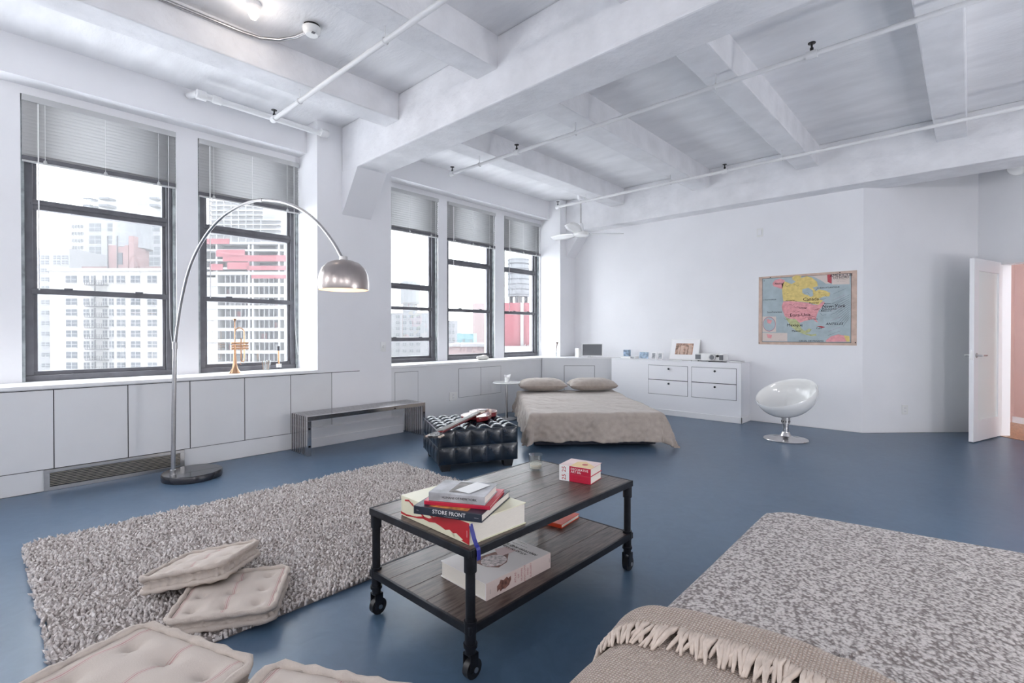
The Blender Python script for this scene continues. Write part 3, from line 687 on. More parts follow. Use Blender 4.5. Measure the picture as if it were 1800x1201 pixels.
for pts, m, lay, nm in ((CAN, 'map_yellow', 2, 'canada'), (BAY, 'map_sea', 3, 'hudson_bay'), (USA, 'map_pink', 2, 'united_states'), (MEX, 'map_green', 2, 'mexico'), (ALA, 'map_pink', 2, 'alaska'), (GRN, 'map_cream', 2, 'greenland'), (SAM, 'map_pink', 2, 'south_america'),
    ([(640, 250), (700, 225), (760, 235), (740, 260), (680, 275)], 'map_yellow', 2.2, 'arctic_island'), ([(800, 275), (850, 265), (900, 300), (870, 320), (820, 310)], 'map_yellow', 2.2, 'arctic_island'),
    ([(935, 820), (990, 818), (1035, 832), (1000, 842)], 'map_red', 2, 'cuba'), ([(1110, 215), (1300, 205), (1300, 325), (1110, 330)], 'map_cream', 2, 'title_panel'),
    ([(1055, 215), (1105, 212), (1105, 320), (1060, 300)], 'map_red', 2.5, 'coast_strip'), ([(275, 715), (450, 712), (450, 895), (275, 895)], 'map_cream', 2, 'inset_panel'),
    ([(275, 905), (590, 905), (590, 1003), (275, 1000)], 'map_cream', 2, 'legend_panel'), ([(1240, 925), (1300, 935), (1305, 1000), (1270, 1000)], 'map_yellow', 2.6, 'south_america_coast'), ([(330, 920), (400, 930), (390, 970), (345, 965)], 'map_pink', 2.6, 'inset_land')):
    sheet_poly(pts, m, lay, nm)
cc_ = [(362 + 82 * math.cos(k * .3142), 803 + 85 * math.sin(k * .3142)) for k in range(20)]
sheet_poly(cc_, 'map_inkred', 2.5, 'inset_globe'); sheet_poly([(362 + 78 * math.cos(k * .3142), 803 + 80 * math.sin(k * .3142)) for k in range(20)], 'map_sea', 3, 'inset_globe')
sheet_poly([(330, 740), (400, 760), (380, 800), (340, 790)], 'map_pink', 3.5, 'inset_land')
def mtext(s_, px, py, h, m='map_ink', rot=0.0, shear=0.0, sx=1.0):
    u, v = uv(px, py); P = mpt(u, v, 5)
    ex = Vector((math.cos(rot), 0, math.sin(rot))); ey = Vector((-math.sin(rot), 0, math.cos(rot)))
    text(s_, h, m, mp_, frame4(P, ex, ey), 'map_lettering', .0002, shear=shear, sx=sx)
for a in (('AMÉRIQUE', 1208, 222, .052), ('DU NORD', 1208, 250, .036), ('------ -- ------', 1208, 272, .02), ('---- --- -----', 1208, 290, .02), ('Canada', 870, 505, .062), ('Etats-Unis', 745, 692, .060), ('Mexique', 682, 812, .056), ('New-York', 1125, 585, .060), ('ANTILLES', 1135, 793, .045), ('San-Francisco', 430, 662, .034), ('Alaska', 478, 327, .036), ('Montréal', 905, 548, .03), ('Philadelphie', 1075, 618, .034), ('Baltimore', 1045, 640, .03), ('Boston', 1060, 555, .026), ('Mexico', 700, 880, .036), ('Cuba', 965, 845, .03), ('CANAL DE PANAMA', 875, 997, .032), ('OCÉAN PACIFIQUE', 365, 518, .02), ('OCÉAN ATLANTIQUE', 1065, 367, .026), ('N.Orléans', 895, 737, .028), ('Chicago', 780, 607, .03), ('Vancouver', 625, 522, .026), ('15', 292, 298, .026), ('------', 515, 920, .014), ('------- -- ---', 520, 988, .018)):
    mtext(*a, shear=.25 if a[0] in ('New-York', 'ANTILLES', 'Philadelphie') else 0)
for k in range(9):
    mtext('____________', 1190 - 8 * k, 400 + 62 * k + (k % 2) * 14, .024, 'map_inkred' if k % 2 else 'map_ink', rot=.42)
for k in range(26):   # rivers and borders
    x, y = random.uniform(545, 1000), random.uniform(340, 740)
    if 540 < y < 560: continue
    pts = [mpt(*uv(x + 22 * j, y + random.uniform(-14, 14)), 4) for j in range(4)]
    MB().tube(pts, .0012, 4).build('map_line', 'map_ink', mp_)
for k in range(12):
    x, y = 1100 + 12 * k, 560 + 34 * k * .7
    MB().tube([mpt(*uv(x, y), 4), mpt(*uv(1300, y - 110), 4)], .0010, 4).build('map_line', 'map_ink', mp_)
for (px, py) in ((375, 256), (1195, 190), (232, 1025), (1365, 1010)):
    u, v = uv(px, py); P = mpt(u, v, 4)
    MB().lathe([(0, 0), (.007, 0), (.005, .004), (0, .005)], n=10, M4=frame4(P, (1, 0, 0), (0, 0, 1))).build('pin', 'black', mp_)

# thermostat, switches, outlets
def plate(name, label, cat, Mx, w, h, kind):
    t = thing(name, label, cat, tuple(Mx.translation))
    MB().box((-w/2, -h/2, 0), (w/2, h/2, .007), Mx).build('plate', 'white_gloss', t, bevel=.002)
    if kind == 'outlet':
        for s in (-1, 1):
            MB().box((-.017, s*.02 - .014, .007), (.017, s*.02 + .014, .009), Mx).build('socket', 'white_paint', t)
            for k in (-1, 1): MB().box((k*.007 - .0015, s*.02 - .005, .009), (k*.007 + .0015, s*.02 + .006, .0095), Mx).build('slot', 'black', t)
    elif kind == 'dial': MB().cyl((0, 0, 0), .016, .007, .026, 16, Mx).build('dial', 'white_gloss', t)
    else: MB().box((-w*.3, -h*.32, .007), (w*.3, h*.32, .022), Mx).build('cover', 'white_paint', t, bevel=.003)
    return t
plate('thermostat', 'small white thermostat high on the back wall', 'thermostat', frame4((-2.204, YB, 2.683), (1, 0, 0), (0, 0, 1)), .08, .12, 'box')
pos = NA + D45 * .55; pos.z = .29
plate('outlet', 'white power outlet low on the slanted wall', 'outlet', frame4(pos, D45, (0, 0, 1)), .075, .118, 'outlet')
plate('outlet', 'white double outlet under the far bay sill', 'outlet', frame4((X0 + .004, 4.64, .36), (0, 1, 0), (0, 0, 1)), .14, .118, 'outlet')
plate('dimmer_switch', 'white dimmer switch with round dial on the wide column', 'switch', frame4((X0, 3.50, 1.085), (0, 1, 0), (0, 0, 1)), .075, .118, 'dial')
# floor grille
t = thing('floor_grille', 'long steel air grille set in the baseboard by the lamp', 'vent', (X0, .875, 0))
y0, y1 = .395, 1.352
B((X0 - .005, y0, .0), (X0 + .012, y1, .165)).build('backing', 'gapdark', t)
for (a, b_) in (((y0, 0.0), (y1, .03)), ((y0, .142), (y1, .168)), ((y0, .03), (y0 + .035, .142)), ((y1 - .035, .03), (y1, .142))):
    B((X0, a[0], a[1]), (X0 + .022, b_[0], b_[1])).build('frame', 'steel', t, bevel=.002)
mat('grille_bar', (.48, .44, .38), .35, metal=.8)
for k in range(8):
    z = .040 + k * .0132
    B((X0, y0 + .035, z), (X0 + .02, y1 - .035, z + .005)).build('slat', 'grille_bar', t)

# ------------------------------------------------------------ arc lamp
P0 = Vector((-4.95, 1.16, 0)); BC = Vector((-4.98, 1.31, 0)); SH = Vector((-3.07, 1.72, 0))
t = thing('arc_lamp', 'tall arc floor lamp with dome shade and round black base', 'lamp', tuple(BC))
MB().lathe([(0, 0), (.225, 0), (.228, .01), (.228, .05), (.222, .058), (0, .058)], tuple(BC), 48).build('base', mat('lamp_base', (.02, .022, .03), .22, coat=.3), t, smooth=True)
u = (SH - P0); u.z = 0; R_ = u.length; u.normalize()
MB().lathe([(0, .058), (.024, .058), (.024, .10), (.016, .105), (0, .105)], tuple(P0), 20).build('socket', 'steel', t, smooth=True)
pz = [(0, .06), (.01, .5), (.035, 1.16)]
MB().tube([P0 + u * a + Vector((0, 0, z)) for a, z in pz], [.017, .017, .016], 14).build('pole', 'steel', t, smooth=True)
MB().tube([P0 + u * .034 + Vector((0, 0, 1.12)), P0 + u * .037 + Vector((0, 0, 1.18))], .021, 14).build('pole_collar', 'steel', t, smooth=True)
def online(px, py):   # picture point on the vertical plane of the arc
    n = Vector((u.y, -u.x, 0)); d = ray(px, py); k = (P0 - CAM).dot(n) / d.dot(n); return CAM + d * k
arcpx = [(309, 605), (317, 540), (332, 475), (355, 425), (385, 387), (420, 363), (455, 352), (495, 355), (530, 369), (560, 393), (585, 425), (600, 452)]
apts = [online(*p) for p in arcpx]
apts[0] = P0 + u * .036 + Vector((0, 0, 1.15))
# smooth by Catmull-Rom
def cat(pts, n=6):
    out = []
    P = [pts[0]] + list(pts) + [pts[-1]]
    for i in range(1, len(P) - 2):
        for k in range(n):
            s = k / n; a, b_, c_, d_ = P[i-1], P[i], P[i+1], P[i+2]
            out.append(.5 * ((2*b_) + (c_ - a) * s + (2*a - 5*b_ + 4*c_ - d_) * s*s + (3*b_ - a - 3*c_ + d_) * s**3))
    return out + [pts[-1]]
ap = cat(apts)
MB().tube(ap, .0115, 12).build('arc_arm', 'steel', t, smooth=True)
MB().tube([ap[36], ap[37]], .0145, 12).build('arm_joint', 'steel', t, smooth=True)
end = apts[-1]
sc_ = online(604, 510)
MB().tube([end, end + (sc_ + Vector((0, 0, .20)) - end) * .9], .012, 10).build('shade_stem', 'steel', t)
zb_ = online(604, 510).z; ctr = Vector((end.x + u.x * .02, end.y + u.y * .02, zb_))
rS = .165
prof = [(rS * .985, 0), (rS, .012), (rS * 1.0, .05), (rS * .96, .10), (rS * .84, .145), (rS * .62, .18), (rS * .36, .197), (rS * .13, .203), (.0, .204)]
sh = MB().lathe(prof, tuple(ctr), 40).build('shade', 'brushed', t, smooth=True)
mat('shade_inner', (.85, .72, .62), .5)
MB().lathe([(p[0] * .975, p[1] * .97) for p in prof], tuple(ctr), 40).build('shade_lining', 'shade_inner', t, smooth=True)
MB().lathe([(0, .204), (.03, .202), (.028, .225), (0, .23)], tuple(ctr), 16).build('shade_cap', 'steel', t, smooth=True)
MB().lathe([(.022, .17), (.03, .14), (.03, .10), (.02, .075), (0, .07)], tuple(ctr), 16).build('bulb', mat('lamp_dim', (1, .9, .8), .5, emit=(1, .8, .62), estr=1.5), t, smooth=True)
l = bpy.data.lights.new('shade_light', 'POINT'); l.energy = .9; l.color = (1, .75, .5); l.shadow_soft_size = .03
lo = bpy.data.objects.new('shade_light', l); COL.objects.link(lo); lo.parent = t; lo.location = ctr + Vector((0, 0, .05)) - BC

# ------------------------------------------------------------ slatted steel bench
t = thing('slat_bench', 'low polished steel slat bench along the window wall', 'bench', (-5.12, 3.05, 0))
bx0, bx1, by0, by1, bh = -5.31, -4.94, 2.315, 3.80, .405
ns = 9
for k in range(ns):
    x = bx1 - .02 - (bx1 - bx0 - .02) * k / (ns - 1); w = .011 if k else .02
    s = MB()
    s.box((x - w, by0, bh - .045), (x + w, by1, bh)); s.box((x - w, by0, 0), (x + w, by0 + .042, bh - .045)); s.box((x - w, by1 - .042, 0), (x + w, by1, bh - .045))
    s.build('slat_hoop', 'chrome', t, bevel=.002)
for y in (by0 + .004, by1 - .036):
    for z in (.09, .27): B((bx0, y + .005, z), (bx1, y + .027, z + .018)).build('crossbar', 'chrome', t)
for y in (by0 + .45, by1 - .45): B((bx0, y, bh - .035), (bx1, y + .02, bh - .02)).build('crossbar', 'chrome', t)

# ------------------------------------------------------------ sill things
t = thing('trumpet', 'brass trumpet standing on its bell on the sill', 'trumpet', (-5.60, 1.86, SILL))
bx, by = -5.60, 1.86
yv = Vector((0, 1, 0))
MB().lathe([(.062, 0), (.063, .003), (.045, .02), (.028, .05), (.018, .10), (.013, .18), (.011, .30)], (bx, by, SILL), 28).build('bell', 'brass', t, smooth=True)
def tp(y, z): return (bx, by + y, SILL + z)
lp = [tp(0, .28), tp(0, .42)] + [tp(.045 - .045 * math.cos(k * math.pi / 8), .42 + .05 * math.sin(k * math.pi / 8)) for k in range(1, 9)] + [tp(.09, .30), tp(.09, .16)] + [tp(.075 + .015 * math.cos(k * math.pi / 6), .14 - .02 * math.sin(k * math.pi / 6)) for k in range(1, 6)] + [tp(.06, .16), tp(.06, .36)]
MB().tube(lp, .0065, 8).build('tubing', 'brass', t, smooth=True)
MB().tube([tp(0, .40), tp(0, .50)], .006, 8).build('lead_pipe', 'brass', t)
MB().lathe([(.006, 0), (.006, .05), (.009, .065), (.017, .078), (.017, .082), (0, .075)], tp(0, .48), 16).build('mouthpiece', 'brass', t, smooth=True)
for k in range(3): 
    MB().tube([tp(-.035, .255 + .028 * k), tp(.13, .255 + .028 * k)], .010, 10).build('valve', 'brass', t, smooth=True)
MB().tube([tp(.07 + .018 * math.cos(k * .52), .10 + .018 * math.sin(k * .52)) for k in range(9)], .003, 6).build('finger_hook', 'brass', t)
def tumbler(name, label, c, r0, r1, h, fill=None):
    t = thing(name, label, 'glass', c)
    MB().lathe([(0, 0), (r0, 0), (r1, h), (r1 - .003, h), (r0 - .003, .012), (0, .012)], c, 24).build('bowl', 'tumbler', t, smooth=True)
    if fill: MB().lathe([(0, .0125), (r0 - .0035, .0125), (r0 - .003 + (r1 - r0) * fill / h, fill), (0, fill - .004)], c, 24).build('wax', mat('wax', (.80, .74, .62), .5), t, smooth=True)
    return t
gs = tumbler('drinking_glass', 'clear flared drinking glass on the sill beside the trumpet', (-5.66, 2.20, SILL), .032, .045, .115)
MB().tube([(-5.66, 2.20, SILL + .013), (-5.66, 2.20, SILL + .11)], .003, 6).build('stirrer', 'brass', gs)
for k in range(3): MB().tube([(-5.66 + .034 * math.cos(k * 2.1), 2.20 + .034 * math.sin(k * 2.1), SILL + .005), (-5.66 + .046 * math.cos(k * 2.1), 2.20 + .046 * math.sin(k * 2.1), SILL + .115)], .002, 5).build('wire', 'brass', gs)
t = thing('candle_holder', 'slim copper candle stick in a white cube on the sill', 'candle holder', (-5.66, 2.33, SILL))
B((-5.685, 2.305, SILL), (-5.635, 2.355, SILL + .02)).build('foot', 'tumbler', t)
B((-5.682, 2.308, SILL + .035), (-5.638, 2.352, SILL + .075)).build('cube', 'white_gloss', t, bevel=.003)
MB().tube([(-5.66, 2.33, SILL + .02), (-5.66, 2.33, SILL + .035)], .006, 8).build('stem', 'black', t)
MB().tube([(-5.66, 2.33, SILL + .075), (-5.66, 2.325, SILL + .22)], [.011, .008], 10).build('stick', 'brass', t)
MB().tube([(-5.66, 2.325, SILL + .22), (-5.66, 2.325, SILL + .27)], [.014, .016], 12).build('tip', 'frame', t)
rk = MB().lathe([(0, 0), (.05, .002), (.075, .025), (.07, .05), (.04, .068), (0, .07)], (0, 0, 0), 18)
for v in rk.v:
    v.x *= .7; v.y *= 1.75; v += Vector((0, 0, 0)) ; v.z += .008 * math.sin(v.y * 40) * (1 if v.z > .02 else 0)
    v += Vector((-5.60, 5.42, SILL))
tag(rk.build('pebble_stone', mat('stone', (.72, .70, .66), .8, var=.1, vscale=20, bump=.4, bscale=40), smooth=True, angle=180), 'long pale stone lying on the far bay sill', 'stone')
# things on the corner cabinet
t = thing('bud_vase', 'dried flower in a small glass vase on the cabinet', 'vase', (-5.28, 6.88, SILL))
vx, vy = -5.28, 6.88
MB().lathe([(.06, 0), (.062, .006), (.02, .012), (.012, .05), (.015, .08), (.012, .08), (.008, .05), (0, .014)], (vx, vy, SILL), 18).build('vase', 'tumbler', t, smooth=True)
mat('dry_stem', (.16, .10, .08), .8)
MB().tube([(vx, vy, SILL + .02), (vx + .005, vy, SILL + .15), (vx + .012, vy + .01, SILL + .24)], [.003, .005, .009], 7).build('stem', 'dry_stem', t)
MB().lathe([(.006, 0), (.014, .02), (.024, .035), (0, .03)], (vx + .013, vy + .01, SILL + .225), 9).build('bloom', 'dry_stem', t)
t = thing('pillar_candle', 'white square candle block on the corner cabinet', 'candle', (-5.02, 7.16, SILL))
B((-5.055, 7.125, SILL), (-4.985, 7.195, SILL + .155)).build('block', 'white_gloss', t, bevel=.004)
MB().tube([(-5.02, 7.16, SILL + .155), (-5.02, 7.16, SILL + .17)], .0015, 5).build('wick', 'black', t)
t = thing('monitor', 'small grey screen in a white frame on the corner cabinet', 'monitor', (-4.78, 7.28, SILL))
mat('screen', (.16, .165, .18), .35)
Mm = frame4((-4.80, 7.27, SILL), (.75, .66, 0), (-.66, .75, 0))
MB().box((-.18, 0, .022), (.18, .035, .235), Mm).build('casing', 'white_gloss', t, bevel=.004)
MB().box((-.166, -.002, .034), (.166, .0, .225), Mm).build('screen', 'screen', t)
MB().box((-.07, -.02, 0), (.07, .07, .008), Mm).build('foot', 'white_gloss', t, bevel=.003)
MB().box((-.02, .01, .008), (.02, .03, .03), Mm).build('neck', 'white_gloss', t)
# things on the dresser
def photo_frame(name, label, x, y, w, h, tilt, mframe, mpic, border=.008, rz=0.0):
    t = thing(name, label, 'picture frame', (x, y, SILL), rz)
    Mx = Matrix.Translation((x, y, SILL + .012 * math.sin(tilt))) @ Matrix.Rotation(rz, 4, 'Z') @ Matrix.Rotation(-tilt, 4, 'X')
    MB().box((-w/2, 0, 0), (w/2, .012, h), Mx).build('frame', mframe, t, bevel=.001)
    MB().box((-w/2 + border, -.0015, border), (w/2 - border, 0, h - border), Mx).build('picture', mpic, t)
    if h < .2: MB().add([Mx @ Vector(q_) for q_ in ((-.012, .012, h * .7), (.012, .012, h * .7), (.012, .012, .03), (-.012, .012, .03))] + [Vector((x - .012, y + h * .5, SILL)), Vector((x + .012, y + h * .5, SILL))], [(0, 1, 5, 4), (0, 4, 3), (1, 2, 5), (3, 4, 5, 2), (0, 3, 2, 1)]).build('easel_leg', mframe, t)
    return t, Mx
mat('photo_blue', (.30, .40, .52), .4, var=.6, vscale=22); mat('photo_grey', (.35, .36, .38), .4, var=.7, vscale=30); mat('photo_sepia', (.42, .27, .21), .5, var=.7, vscale=25); mat('mat_board', (.86, .85, .86), .5)
t = thing('photo_cube', 'blue patterned photo cube on a white tray', 'ornament', (-4.20, 7.40, SILL))
B((-4.28, 7.33, SILL), (-4.02, 7.47, SILL + .035)).build('tray', 'white_gloss', t, bevel=.003)
B((-4.10, 7.326, SILL + .004), (-4.03, 7.33, SILL + .031)).build('label', 'photo_grey', t)
MB().box((-.05, -.05, 0), (.05, .05, .105), frame4((-4.20, 7.40, SILL + .035), (.96, .26, 0), (-.26, .96, 0))).build('cube', 'photo_blue', t, bevel=.004)
photo_frame('framed_photo', 'blue snapshot in a thin frame on the dresser', -3.88, 7.36, .17, .115, .2, 'steel', 'photo_blue', .006)
photo_frame('framed_photo', 'narrow grey portrait in a small pale frame beside the blue snapshot', -3.71, 7.36, .082, .11, .2, 'mat_board', 'photo_grey', .012)
photo_frame('framed_photo', 'small framed picture of two figures between portrait and large print', -3.60, 7.36, .085, .11, .2, 'mat_board', 'photo_grey', .012)
t, Mx = photo_frame('framed_print', 'large white frame with a sepia street print leaning on the wall', -3.275, 7.482, .46, .335, .32, 'white_gloss', 'mat_board', .014)
MB().box((-.145, -.003, .085), (.135, -.0012, .265), Mx).build('print', 'photo_sepia', t)
for x, w, h_ in ((-.09, .03, .10), (-.04, .045, .14), (.03, .02, .12), (.09, .05, .15)): MB().box((x - w/2, -.004, .09), (x + w/2, -.0028, .09 + h_), Mx).build('print_house', 'map_paper', t)
B((-3.20, 7.27, SILL), (-3.06, 7.31, SILL + .014)).build('print_tray', 'steel', t)
t = thing('projector', 'small white projector with round lens on the dresser', 'projector', (-2.83, 7.40, SILL))
B((-3.02, 7.31, SILL + .012), (-2.60, 7.50, SILL + .115)).build('body', 'white_gloss', t, bevel=.012)
MB().cyl((0, 0, 0), .048, -.03, .02, 24, frame4((-2.76, 7.31, SILL + .065), (1, 0, 0), (0, 0, 1))).build('lens_ring', 'steel', t, smooth=True)
MB().cyl((0, 0, 0), .034, .018, .022, 24, frame4((-2.76, 7.31, SILL + .065), (1, 0, 0), (0, 0, 1))).build('lens', 'screen', t)
MB().cyl((0, 0, 0), .018, 0, .02, 16, frame4((-2.68, 7.305, SILL + .085), (1, 0, 0), (0, 0, 1))).build('focus_knob', 'black', t)
B((-3.01, 7.304, SILL + .03), (-2.93, 7.311, SILL + .10)).build('grille', 'screen', t); B((-2.66, 7.304, SILL + .03), (-2.605, 7.311, SILL + .10)).build('grille', 'screen', t)
for x in (-2.98, -2.64): MB().cyl((x, 7.35, SILL), .012, 0, .014, 10).build('foot', 'black', t)
tag(B((-2.80, 7.255, SILL), (-2.55, 7.30, SILL + .012)).build('remote_control', 'black', bevel=.004), 'flat black remote control lying in front of the projector', 'remote')
t = thing('slim_book', 'slim dark book lying at the end of the dresser', 'book', (-2.45, 7.40, SILL))
B((-2.53, 7.33, SILL), (-2.36, 7.46, SILL + .003)).build('cover', 'screen', t); B((-2.527, 7.333, SILL + .003), (-2.364, 7.457, SILL + .018)).build('pages', 'mat_board', t); B((-2.53, 7.33, SILL + .018), (-2.36, 7.46, SILL + .021)).build('cover', 'screen', t)

# ------------------------------------------------------------ bowl chair
t = thing('bowl_chair', 'white tilted bowl chair on a chrome trumpet base', 'chair', (-1.60, 6.52, 0))
ccx, ccy = -1.60, 6.52
MB().lathe([(0, 0), (.235, 0), (.24, .004), (.235, .012), (.12, .022), (.06, .045), (.04, .09), (0, .09)], (ccx, ccy, 0), 40).build('base', 'chrome', t, smooth=True)
MB().lathe([(.033, .08), (.033, .20), (.0, .20)], (ccx, ccy, 0), 24).build('pedestal', 'chrome', t, smooth=True)
MB().lathe([(.044, .19), (.044, .29), (0, .29)], (ccx, ccy, 0), 24).build('collar', 'steel', t, smooth=True)
for k in range(10):
    a = k * .628; MB().box((ccx + .044 * math.cos(a) - .004, ccy + .044 * math.sin(a) - .004, .205), (ccx + .044 * math.cos(a) + .004, ccy + .044 * math.sin(a) + .004, .225)).build('collar_slot', 'black', t)
tl_dir = (RT * -1.0 + FH * -.45).normalized()
axr = Vector((0, 0, 1)).cross(tl_dir)
rb = .335
bprof = [(rb * math.sin(a), -rb * .80 * math.cos(a)) for a in [k * math.pi / 2 / 12 for k in range(13)]]
inner = [(r * .955, z * .95 + .0) for r, z in reversed(bprof)]
lip = [(rb * .985, .012)]
bm_ = Matrix.Translation((ccx, ccy, .545)) @ Matrix.Rotation(math.radians(27), 4, axr)
MB().lathe(bprof + lip + inner, (0, 0, 0), 48, bm_).build('shell', 'white_gloss', t, smooth=True, angle=80)

# ------------------------------------------------------------ side table
t = thing('side_table', 'slim round white side table between ottoman and bed', 'side table', (-4.98, 5.30, 0))
sx, sy = -4.98, 5.30
MB().lathe([(0, .0), (.15, .0), (.15, .012), (.02, .02), (0, .02)], (sx, sy, 0), 28).build('base', 'steel', t)
MB().tube([(sx, sy, .015), (sx, sy, .52)], [.021, .017], 14).build('column', 'steel', t, smooth=True)
MB().lathe([(0, -.012), (.04, -.012), (.06, 0), (0, 0)], (sx, sy, .525), 20).build('flange', 'blackmetal', t)
MB().lathe([(0, 0), (.19, 0), (.205, .008), (.20, .018), (0, .016)], (sx, sy, .525), 36).build('top', 'white_gloss', t, smooth=True)
t = thing('tissue_cup', 'white cup with a crumpled tissue on the side table', 'cup', (sx + .01, sy, .541))
MB().lathe([(0, 0), (.03, 0), (.036, .075), (.033, .075), (.028, .004), (0, .004)], (sx + .01, sy, .5415), 18).build('cup', 'white_gloss', t, smooth=True)
MB().add([(sx - .01, sy - .01, .55), (sx + .04, sy, .55), (sx + .07, sy + .02, .66), (sx + .0, sy + .02, .645), (sx - .03, sy - .02, .65)], [(0, 1, 2, 3), (0, 3, 4)]).build('tissue', 'mat_board', t)
# ------------------------------------------------------------ shag rug
RX0, RX1, RY0, RY1 = -4.06, -2.22, .20, 2.76
t = thing('shag_rug', 'thick grey-brown shag rug on the blue floor', 'rug', ((RX0 + RX1) / 2, (RY0 + RY1) / 2, 0))
mat('rug_base', (.23, .20, .19), .95)
B((RX0 + .02, RY0 + .02, .001), (RX1 - .02, RY1 - .02, .022)).build('backing', 'rug_base', t)
rm = mat('rug_pile', (.42, .37, .36), .95)
N, Lk = nod(rm); b = N['Principled BSDF']
oi = N.new('ShaderNodeTexNoise'); oi.inputs['Scale'].default_value = 70; oi.inputs['Detail'].default_value = 2
tc = N.new('ShaderNodeTexCoord'); Lk.new(tc.outputs['Object'], oi.inputs['Vector'])
rr_ = N.new('ShaderNodeValToRGB'); rr_.color_ramp.elements[0].position = .35; rr_.color_ramp.elements[1].position = .68
rr_.color_ramp.elements[0].color = (.40, .35, .335, 1); rr_.color_ramp.elements[1].color = (.84, .80, .79, 1)
Lk.new(oi.outputs['Fac'], rr_.inputs['Fac']); Lk.new(rr_.outputs['Color'], b.inputs['Base Color'])
rng = random.Random(3)
vs, fs = [], []
step = .0155
nx, ny = int((RX1 - RX0) / step), int((RY1 - RY0) / step)
for i in range(nx):
    for j in range(ny):
        x = RX0 + (i + rng.random()) * step; y = RY0 + (j + rng.random()) * step
        # rounded sheet corners
        cxr = min(x - RX0, RX1 - x); cyr = min(y - RY0, RY1 - y)
        if cxr < .05 and cyr < .05 and (.05 - cxr) ** 2 + (.05 - cyr) ** 2 > .0025: continue
        h = .030 + .014 * rng.random() + .006 * math.sin(x * 17 + 3 * math.sin(y * 9)) ; a = rng.random() * 6.283; ln = .004 + .016 * rng.random()
        dx, dy = math.cos(a) * ln, math.sin(a) * ln
        w = .0062 + .003 * rng.random(); o = len(vs); ph = rng.random() * 2
        for k in range(3):
            q_ = ph + k * 2.0944; vs.append((x + w * math.cos(q_), y + w * math.sin(q_), .008))
        for k in range(3):
            q_ = ph + k * 2.0944; vs.append((x + dx * .6 + w * 1.1 * math.cos(q_), y + dy * .6 + w * 1.1 * math.sin(q_), h * .72))
        vs.append((x + dx * 1.3, y + dy * 1.3, h))
        for k in range(3):
            k2 = (k + 1) % 3
            fs.append((o + k, o + k2, o + 3 + k2, o + 3 + k)); fs.append((o + 3 + k, o + 3 + k2, o + 6))
me = bpy.data.meshes.new('pile'); L0 = t.location
me.from_pydata([(v[0] - L0.x, v[1] - L0.y, v[2]) for v in vs], [], fs); me.materials.append(rm)
me.polygons.foreach_set('use_smooth', [True] * len(me.polygons))
po = bpy.data.objects.new('pile', me); COL.objects.link(po); po.parent = t; po['kind'] = 'stuff'

# ------------------------------------------------------------ mattress cushions
cm = mat('ticking', (.53, .465, .42), .9)
N, Lk = nod(cm); b = N['Principled BSDF']
tc = N.new('ShaderNodeTexCoord'); sx_ = N.new('ShaderNodeSeparateXYZ'); Lk.new(tc.outputs['Object'], sx_.inputs[0])
ma = N.new('ShaderNodeMath'); ma.operation = 'PINGPONG'; ma.inputs[1].default_value = .09; Lk.new(sx_.outputs['X'], ma.inputs[0])
mm_ = N.new('ShaderNodeMath'); mm_.operation = 'MULTIPLY'; mm_.inputs[1].default_value = 11.0; Lk.new(ma.outputs[0], mm_.inputs[0]); ma = mm_
cr_ = N.new('ShaderNodeValToRGB'); e = cr_.color_ramp.elements
e[0].position = 0; e[0].color = (.44, .25, .25, 1); e[1].position = .018; e[1].color = (.44, .25, .25, 1)
for p_3, c_ in ((.022, (.53, .465, .42, 1)), (.055, (.53, .465, .42, 1)), (.06, (.47, .33, .31, 1)), (.08, (.47, .33, .31, 1)), (.085, (.53, .465, .42, 1))):
    q_ = e.new(p_3); q_.color = c_
Lk.new(ma.outputs[0], cr_.inputs['Fac'])
mu = N.new('ShaderNodeMath'); mu.operation = 'MULTIPLY'; mu.inputs[1].default_value = 1.0; Lk.new(ma.outputs[0], mu.inputs[0])
Lk.new(cr_.outputs['Color'], b.inputs['Base Color'])
wv = N.new('ShaderNodeTexNoise'); wv.inputs['Scale'].default_value = 240; Lk.new(tc.outputs['Object'], wv.inputs['Vector'])
bp = N.new('ShaderNodeBump'); bp.inputs['Strength'].default_value = .3; bp.inputs['Distance'].default_value = .002; Lk.new(wv.outputs['Fac'], bp.inputs['Height']); Lk.new(bp.outputs['Normal'], b.inputs['Normal'])
mat('ticking_plain', (.50, .435, .39), .9, var=.08, vscale=30, bump=.3, bscale=200)
